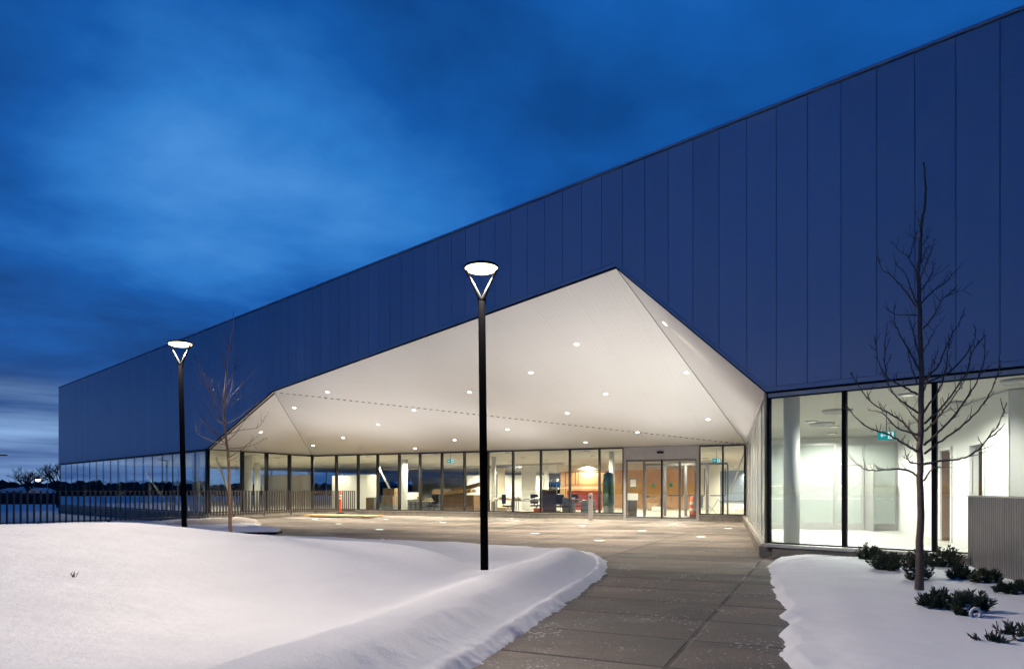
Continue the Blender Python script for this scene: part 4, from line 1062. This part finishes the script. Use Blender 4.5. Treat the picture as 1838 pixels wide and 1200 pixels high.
for i, (px, rz, zz, lb) in enumerate(((822, .10, 1.07, 'brown board lying on the large counter, lower one'), (838, .26, 1.30, 'brown board tilted up on the large counter, upper one'))):
    p = at(px, 36.2); t = MB(); t.box(-.9, .9, -.35, .35, -.06, .10); o = t.build('wood_board', M['brown'] if i else M['plywood'], None, bevel=.01); o.location = (p.x, p.y, zz+.07); o.rotation_euler = (0, -rz, -.35); tag(o, lb, 'board')
def table(px, d, w, dep, h, label, top, rot=-.4, grp='tables in the hall'):
    p = at(px, d); t = thing('table', label, 'table', (p.x, p.y, .014), rot, grp)
    MB().box(-w/2, w/2, -dep/2, dep/2, h-.04, h).build('table_top', top, t, bevel=.005)
    for sx in (-1, 1):
        for sy in (-1, 1): MB().tube([(sx*(w/2-.06), sy*(dep/2-.06), 0), (sx*(w/2-.06), sy*(dep/2-.06), h-.04)], .02, 8).build('leg', M['black'], t)
table(945, 34, 1.5, .75, .74, 'white topped table heaped with papers right of the near lamp post', M['paper'])
table(1040, 33.2, 1.0, .6, .72, 'small pale table before the red frame, left of the bollard', M['alu'])
table(1172, 46, 1.2, .6, .78, 'wooden table seen through the left sliding door leaf', M['plywood'])
table(1322, 34, 1.6, .7, .75, 'grey trestle table behind the narrow panes right of the doors', M['grey'])
def heap(px, d, w, z, n, label, seed, mats=('paper', 'carton', 'paper', 'grey')):
    R = random.Random(seed); p = at(px, d)
    t = thing('paper_heap', label, 'papers', (p.x, p.y, z), -.4)
    for k in range(n):
        m = MB(); a = R.uniform(.1, .22); b = R.uniform(.08, .2); h = R.uniform(.02, .12)
        m.box(-a, a, -b, b, 0, h); o = m.build('sheet_pile', M[mats[k % len(mats)]], t); o.location = (R.uniform(-w/2, w/2), R.uniform(-.2, .2), R.uniform(0, .03)); o.rotation_euler = (0, R.uniform(-.12, .12), R.uniform(0, 3))
heap(945, 34, 1.2, .76, 9, 'heap of papers and wrapping on the white table', 5)
heap(1040, 33.2, .7, .74, 4, 'red and white items on the small pale table', 6, ('red', 'paper', 'carton', 'grey'))
heap(760, 37.3, .7, .78, 6, 'packing paper heaped on the dark filing cabinet', 8)
heap(790, 36.5, .6, 1.07, 4, 'open carton and paper on the dark desk pedestal', 9, ('carton', 'plywood', 'paper'))
box_thing('crate', 966, 33, .38, .3, .02, .42, M['orange'], 'orange crate on the floor under the white table', 'crate')
# dark panel leaning, shelf, chair, cart
p = at(985, 33.6); o = MB().box(-.38, .38, -.06, .06, 0, 1.28).build('leaning_panel', M['darkcab'], None, bevel=.01); o.location = (p.x, p.y, .014); o.rotation_euler = (.10, .06, -.4); tag(o, 'tall dark panel leaning beside the shelf of papers', 'panel')
def shelf(px, d, label):
    p = at(px, d); t = thing('shelf_unit', label, 'shelf', (p.x, p.y, .014), -.4)
    for x in (-.25, .25):
        for y in (-.15, .15): MB().box(x-.012, x+.012, y-.012, y+.012, 0, 1.75).build('upright', M['alu'], t)
    for k in range(5): s_ = MB().box(-.26, .26, -.16, .16, .15+k*.38, .165+k*.38).build('shelf', M['alu'], t); MB().box(-.22, .2-.07*k*.5, -.12, .1, .166+k*.38, .166+k*.38+.10+.03*(k % 3)).build('papers', M['paper'], s_)
shelf(999, 34, 'narrow metal shelf of white papers right of the dark leaning panel')
def chair(px, d, label, rz):
    p = at(px, d); t = thing('office_chair', label, 'chair', (p.x, p.y, .014), rz, 'dark chairs in the hall')
    MB().box(-.24, .24, -.23, .23, .44, .51).build('seat', M['black'], t, bevel=.02)
    MB().box(-.22, .22, .2, .26, .58, 1.05).build('backrest', M['black'], t, bevel=.02)
    MB().tube([(0, 0, .08), (0, 0, .44)], .03, 10).build('stem', M['grey'], t)
    MB().bar((0, .22, .48), (0, .25, .7), .05, .02, (0, 1, 0)).build('back_support', M['black'], t)
    for k in range(5): MB().bar((0, 0, .09), (.28*math.cos(k*1.257), .28*math.sin(k*1.257), .05), .035, .03).build('foot', M['black'], t)
chair(1010, 33, 'black office chair beside the shelf of papers', .5); chair(963, 34.8, 'black office chair behind the orange crate', 2.6); chair(1032, 35, 'black office chair facing away by the grey cart', 0.1)
box_thing('grey_cart', 1021, 33.2, .5, .5, .05, .92, M['grey'], 'grey plastic cart right of the office chair and left of the small table', 'cart', detail=drawers)
box_thing('carton', 860, 35.2, .5, .4, .014, .42, M['carton'], 'brown carton on the hall floor partly behind the near lamp post', 'box', rot=.2, detail=tape)
box_thing('carton', 905, 36.2, .6, .5, .014, .36, M['carton'], 'flat brown carton on the hall floor right of the narrow column', 'box', rot=-.7, detail=tape)
box_thing('carton', 742, 39.5, .6, .5, .014, 1.15, M['paper'], 'tall white carton behind the dark filing cabinet', 'box', rot=-.2, detail=tape)
box_thing('equipment_case', 793, 39.5, .9, .6, .014, 1.35, M['darkcab'], 'black equipment case standing behind the dark desk pedestal', 'case', rot=-.3, detail=doors)
box_thing('equipment_case', 855, 38.6, 1.2, .6, .014, .8, M['brown'], 'brown trunk on the floor right of the large counter', 'case', rot=-.5, detail=drawers)
box_thing('carton', 921, 33.2, .45, .4, .014, .30, M['paper'], 'small white carton under the left end of the white table', 'box', rot=.5, detail=tape)
box_thing('monitor_cart', 1056, 32.6, .6, .45, .10, .80, M['darkcab'], 'low black trolley just left of the bollard', 'trolley', rot=-.4, detail=drawers)
table(905, 38, 1.6, .7, .74, 'long folding table with brown tops behind the narrow column', M['plywood'], -.4)
table(758, 34.6, 1.2, .6, .72, 'grey work table between the grey column and the desk pedestal', M['alu'], -.4)
heap(905, 38, 1.3, .76, 7, 'cartons and rolls heaped on the long folding table', 31, ('carton', 'paper', 'brown', 'plywood'))
heap(758, 34.6, 1.0, .74, 6, 'white bags and paper on the grey work table', 32)
heap(856, 38.6, 1.0, .82, 5, 'boards and wrapping on the brown trunk', 33, ('brown', 'plywood', 'paper'))
chair(912, 33.8, 'black office chair left of the white topped table', 1.2); chair(776, 34.4, 'black office chair before the dark desk pedestal', -.6)
# green cloth-wrapped thing by the door
p = at(1092, 31.2); t = thing('covered_rack', 'tall rack draped in dark green cloth left of the entrance', 'rack', (p.x, p.y, .014))
MB().lathe([(.25, .55), (.27, .8), (.26, 1.5), (.23, 2.0), (.12, 2.08)], n=14).build('cover', M['green'], t, True)
MB().lathe([(.22, 0), (.24, .54)], n=14).build('base', M['grey'], t)
MB().tube([(.05, 0, 2.05), (.12, 0, 2.6)], .012, 6).build('pole', M['aludark'], t)
# wood-panelled wall and red frame at the back of the lobby
def slab(name, px0, px1, d0, d1, z0, z1, mt, label, cat, th=.15, parent=None):
    a = at(px0, d0).xy; b = at(px1, d1).xy; m = MB(); wall(m, a, b, z0, z1, th); o = m.build(name, mt, parent)
    if not parent: tag(o, label, cat)
    return o
slab('lobby_wall', 1006, 1246, 52, 46, .014, 2.72, M['wood'], None, None, parent=bld)
slab('lobby_wall_top', 1000, 1262, 52, 46, 2.73, ZC+.01, M['ivory'], None, None, parent=bld)
m = MB()
for px in (1035, 1062, 1094, 1129, 1161, 1200, 1230):
    dd_ = 52-(px-1006)/240*6-.03; p = at(px, dd_); m.box(p.x-.008, p.x+.008, p.y-.006, p.y+.0, .02, 2.7)
m.build('panel_joint', M['brown'], bld)
a = at(1015, 48); b = at(1094, 46)
fr_ = thing('steel_rack', 'dark red rectangular steel rack frame standing before the wood wall', 'rack', (a.x, a.y, 0))
a0 = Vector((a.x, a.y, 0)); a = a-a0; b = b-a0
m = MB()
for z in (2.52, 1.66): MB().bar((a.x, a.y, z), (b.x, b.y, z), .05, .05).build('rail', M['red'], fr_)
for k in (0, .23, .30, 1): p = a.lerp(b, k); MB().bar((p.x, p.y, .014 if k in (0, 1) else 1.66), (p.x, p.y, 2.52), .05, .05).build('upright', M['red'], fr_)
slab('red_counter', 1018, 1076, 44, 43, .014, 1.25, M['red'], 'dark red counter front below the red frame', 'counter', .5)
# ladder-like white frames seen at the shelf
slab('white_pillar', 977, 985, 42, 42, .014, ZC, M['white'], None, None, .4, bld); slab('pale_screen', 838, 975, 56, 54, .014, 2.5, M['white'], None, None, .1, bld)
slab('pale_screen', 596, 676, 50, 46, .014, 2.35, M['white'], None, None, .1, bld); slab('pale_screen', 936, 962, 44, 44, .014, 2.75, M['white'], None, None, .1, bld)
slab('ceiling_bulkhead', 680, 1010, 52, 40, 2.78, 2.90, M['alu'], None, None, .2, bld); slab('pale_screen', 1248, 1290, 46, 43, .014, ZC, M['white'], None, None, .1, bld)
slab('pale_screen', 860, 905, 44, 43, .014, 2.8, M['ivory'], None, None, .1, bld)
slab('hall_frame', 862, 936, 41, 40.5, 2.60, 2.72, M['aludark'], None, None, .08, bld); slab('hall_frame', 890, 893, 41, 41, .02, 2.6, M['aludark'], None, None, .08, bld)
slab('pale_screen', 470, 560, 60, 58, .014, 2.6, M['white'], None, None, .1, bld)  # pale screen added to brighten the dark back of the left wing
slab('dark_screen', 740, 835, 62, 60, .4, 2.4, M['grey'], None, None, .1, bld)
# white chilled beam
slab('ceiling_beam', 1030, 1108, 48, 46.5, 2.62, 2.72, M['steelwhite'], None, None, .2, bld)
# vestibule: inner doors with dark push bars
vs_ = MB(); VO = -4.2
def vq(u, z): return bak(u, VO, z)
for u in (1.2, 2.1, 2.16, 3.1, 3.16, 4.1, 4.16, 5.1):
    p = vq(u, 0); vs_.bar((p.x, p.y, .014), (p.x, p.y, 2.5), .07, .07, (BN.x, BN.y, 0))
a = vq(1.2, 2.53); b = vq(5.1, 2.53); vs_.bar(a, b, .08, .10)
vest = vs_.build('vestibule_frame', M['aludark'], bld)
for u0, u1 in ((1.2, 2.1), (2.16, 3.1), (3.16, 4.1)):
    a = bak(u0+.1, VO+.08, 1.02); b = bak(u1-.1, VO+.08, 1.02); MB().tube([a, b], .022, 8).build('push_bar', M['black'], vest)
    a2 = bak(u0+.1, VO+.08, 2.3); MB().tube([a2, a], .018, 8).build('pull_bar', M['black'], vest)
# bin, barrel with sign, boxes
box_thing('waste_bin', 1134, 33, .42, .4, .014, .78, M['darkcab'], 'black bin with a white paper lid behind the left door leaf', 'bin', rot=0)
box_thing('paper_tray', 1134, 33, .5, .42, .79, 1.12, M['paper'], 'white box sitting on the black bin behind the doors', 'box', rot=.1)
p = at(1248, 31); t = thing('traffic_barrel', 'orange and white banded traffic barrel just inside the right door leaf', 'barrel', (p.x, p.y, .014))
MB().lathe([(.36, 0), (.36, .05), (.27, .07)], n=20).build('base', M['black'], t)
MB().lathe([(.26, .07), (.25, .3), (.24, .55), (.22, .95), (.18, 1.0)], n=20).build('drum', M['orange'], t, True)
for z, r_ in ((.32, .252), (.6, .243)): MB().lathe([(r_, z), (r_-.004, z+.12)], n=20).build('white_band', M['reflect'], t)
p = at(1253, 30.4); t = thing('sheet_sign', 'white printed sheet sign taped in front of the traffic barrel', 'sign', (p.x, p.y, .5), -.4)
MB().box(-.21, .21, -.01, .01, 0, .56).build('sheet', M['paper'], t)
m = MB(); R = random.Random(2)
for k in range(6):
    x = -.17
    while x < .14:
        w = R.uniform(.02, .05); m.box(x, x+w, -.014, -.011, .06+k*.08, .085+k*.08); x += w+.015
m.build('faint_print', M['grey'], t)
for i, (px, d, z0, z1, mt, lb) in enumerate(((1172, 43, .014, .45, 'carton', 'brown carton on the lobby floor below the wooden table'), (1180, 41, .014, .30, 'paper', 'white carton before the brown one on the lobby floor'))):
    box_thing('carton', px, d, .6, .5, z0, z1, M[mt], lb, 'box', detail=tape)
heap(1168, 46, .8, .80, 4, 'dark laptop and items on the wooden table', 12, ('darkcab', 'carton', 'grey'))
# wooden easel X by the narrow pane
p = at(1281, 32); t = thing('folding_stand', 'thin crossed folding stand behind the narrow pane', 'stand', (p.x, p.y, .014), -.3)
MB().tube([(-.25, 0, .55), (.22, 0, .05)], .014, 6).build('leg', M['grey'], t); MB().tube([(-.25, .02, .05), (.22, .02, .85)], .014, 6).build('leg', M['grey'], t)

# ------------------------------------------------------------------ far surroundings (left)
def far_tree(px, d, h, label, seed, spread=.5):
    R = random.Random(seed); p = at(px, d, -.3); t = thing('far_tree', label, 'tree', p, 0, 'bare trees on the skyline at left')
    m = MB(); m.tube([(0, 0, 0), (R.uniform(-.2, .2), 0, h*.35)], [h*.035, h*.022], 8); m.build('trunk', M['farwood'], t)
    c = MB()
    def br(a, dv, ln, r, lv):
        b = a+dv*ln; mid = a.lerp(b, .5)+Vector((R.uniform(-1, 1), R.uniform(-1, 1), R.uniform(0, 1)))*ln*.07
        c.tube([a, mid, b], [r, r*.8, r*.6], 4, False)
        if lv == 0: return
        for k in range(3 if lv > 1 else 4):
            nv = (dv+Vector((R.uniform(-1, 1), R.uniform(-1, 1), R.uniform(-.25, .7)))*.85).normalized(); br(a.lerp(b, R.uniform(.45, 1)), nv, ln*R.uniform(.55, .8), r*.58, lv-1)
    for k in range(6):
        az = k*1.05+R.uniform(-.3, .3); br(Vector((0, 0, h*R.uniform(.18, .36))), Vector((math.cos(az)*spread, math.sin(az)*spread, 1)).normalized(), h*.27, h*.015, 4)
    c.build('crown', M['farwood'], t)
far_tree(105, 62, 5.0, 'bare tree rising beside the left end of the building', 21, .6)
far_tree(48, 105, 6.2, 'broad bare tree standing left of the lit street light', 22, .9); far_tree(64, 112, 6.2, 'bare tree directly behind the lit street light', 23, .9)
far_tree(30, 150, 5.0, 'small bare tree at the far left of the skyline', 24, .9)
# wooded skyline: a ragged belt with depth, far off to the left
R = random.Random(55); wd = MB()
for k in range(3600):
    az = R.uniform(-PI, PI); rr_ = R.uniform(230, 300); x = rr_*math.sin(az); y = rr_*math.cos(az)
    h = R.uniform(2.2, 3.8)+1.6*vnoise(np.array([az*14.0]), np.array([1.0]), 1.0, 3)[0]; w = R.uniform(2.0, 5)
    if k > 3400: q_ = at(R.uniform(12, 112), R.uniform(118, 130)); x, y = q_.x, q_.y; h = R.uniform(1.5, 2.6)*(.6+.5*(x+90)/18 if x < -70 else 1.1); w = R.uniform(.8, 2)
    n = 7; z0 = -.4
    prof = [(w*.5, 0), (w*R.uniform(.9, 1.1), h*.35), (w*R.uniform(.6, .9), h*.7), (w*.2, h)]
    vs = []
    for r_, z in prof: vs += [(x+r_*math.cos(2*PI*q/n+k)*R.uniform(.75, 1.25), y+r_*math.sin(2*PI*q/n+k)*R.uniform(.75, 1.25), z0+z*R.uniform(.9, 1.1)) for q in range(n)]
    wd.add(vs, [(i*n+q, i*n+(q+1) % n, (i+1)*n+(q+1) % n, (i+1)*n+q) for i in range(3) for q in range(n)]+[tuple(3*n+q for q in range(n))])
tag(wd.build('far_woodland', M['farwood']), kind='stuff', label='dark wood along the horizon at left', cat='woodland')
for i, (px, d, w, h, lb) in enumerate(((26, 118, 5.5, 2.0, 'low dark house with a snowy roof, leftmost on the field edge'), (50, 112, 4.5, 2.2, 'low dark house with a snowy roof below the street light'), (75, 108, 3.4, 2.0, 'small dark shed with a snowy roof near the building end'))):
    p = at(px, d, -.3); t = thing('far_house', lb, 'house', p, .2, 'houses across the field')
    MB().box(-w/2, w/2, -2, 2, 0, h*.62).build('wall', M['house'], t)
    m = MB(); m.prism([(-w/2-.2, -2.2, h*.6), (w/2+.2, -2.2, h*.6), (0, -2.2, h*1.0)], (0, 4.4, 0)); m.build('roof', M['houseroof'], t)
# dark hedge at the field's edge behind the railing
R = random.Random(8); hg = MB()
for k in range(420):
    a_ = at(-300+R.uniform(0, 415), 80+R.uniform(-2, 2)); x, y = a_.x, a_.y; h = R.uniform(.7, 1.3); w = R.uniform(.3, .7)
    if x > -42: continue
    vs = [(x+math.cos(q*1.05)*w*R.uniform(.6, 1), y+math.sin(q*1.05)*w, -.3) for q in range(6)]+[(x+math.cos(q*1.05)*w*.8, y+math.sin(q*1.05)*w*.7, -.3+h*R.uniform(.7, 1)) for q in range(6)]
    hg.add(vs, [(q, (q+1) % 6, (q+1) % 6+6, q+6) for q in range(6)]+[(6, 7, 8, 9, 10, 11)])
tag(hg.build('hedge', M['farwood']), kind='stuff', label='dark clipped hedge across the snowy field at left', cat='hedge')
# road lights
p = at(86, 92, -.3); t = thing('street_light', 'lit street light with a curved arm against the dark wood at left', 'street lamp', p)
MB().tube([(0, 0, 0), (0, 0, 2.9), (-.2, 0, 3.2), (-1.1, 0, 3.25)], [.07, .05, .04, .03], 8).build('pole', M['black'], t)
hd = MB().lathe([(.10, .18), (.32, .05), (.36, 0)], (-1.35, 0, 3.05), 14).build('shade', M['black'], t)
MB().lathe([(.30, 0), (.22, -.16), (.08, -.24)], (-1.35, 0, 3.04), 14).build('lens', M['street_on'], hd)
lamp('POINT', 'street_bulb', (-1.35, 0, 2.6), 300, (1, .72, .4), t, shadow_soft_size=.2)
p = at(-20, 40, -.3); t = thing('street_light', 'unlit street light whose flat head reaches in at the left edge', 'street lamp', p)
MB().tube([(0, 0, 0), (0, 0, 3.62)], [.07, .05], 8).build('pole', M['black'], t)
MB().box(-.1, 1.02, -.12, .12, 3.60, 3.66).build('lamp_head', M['black'], t, bevel=.01)
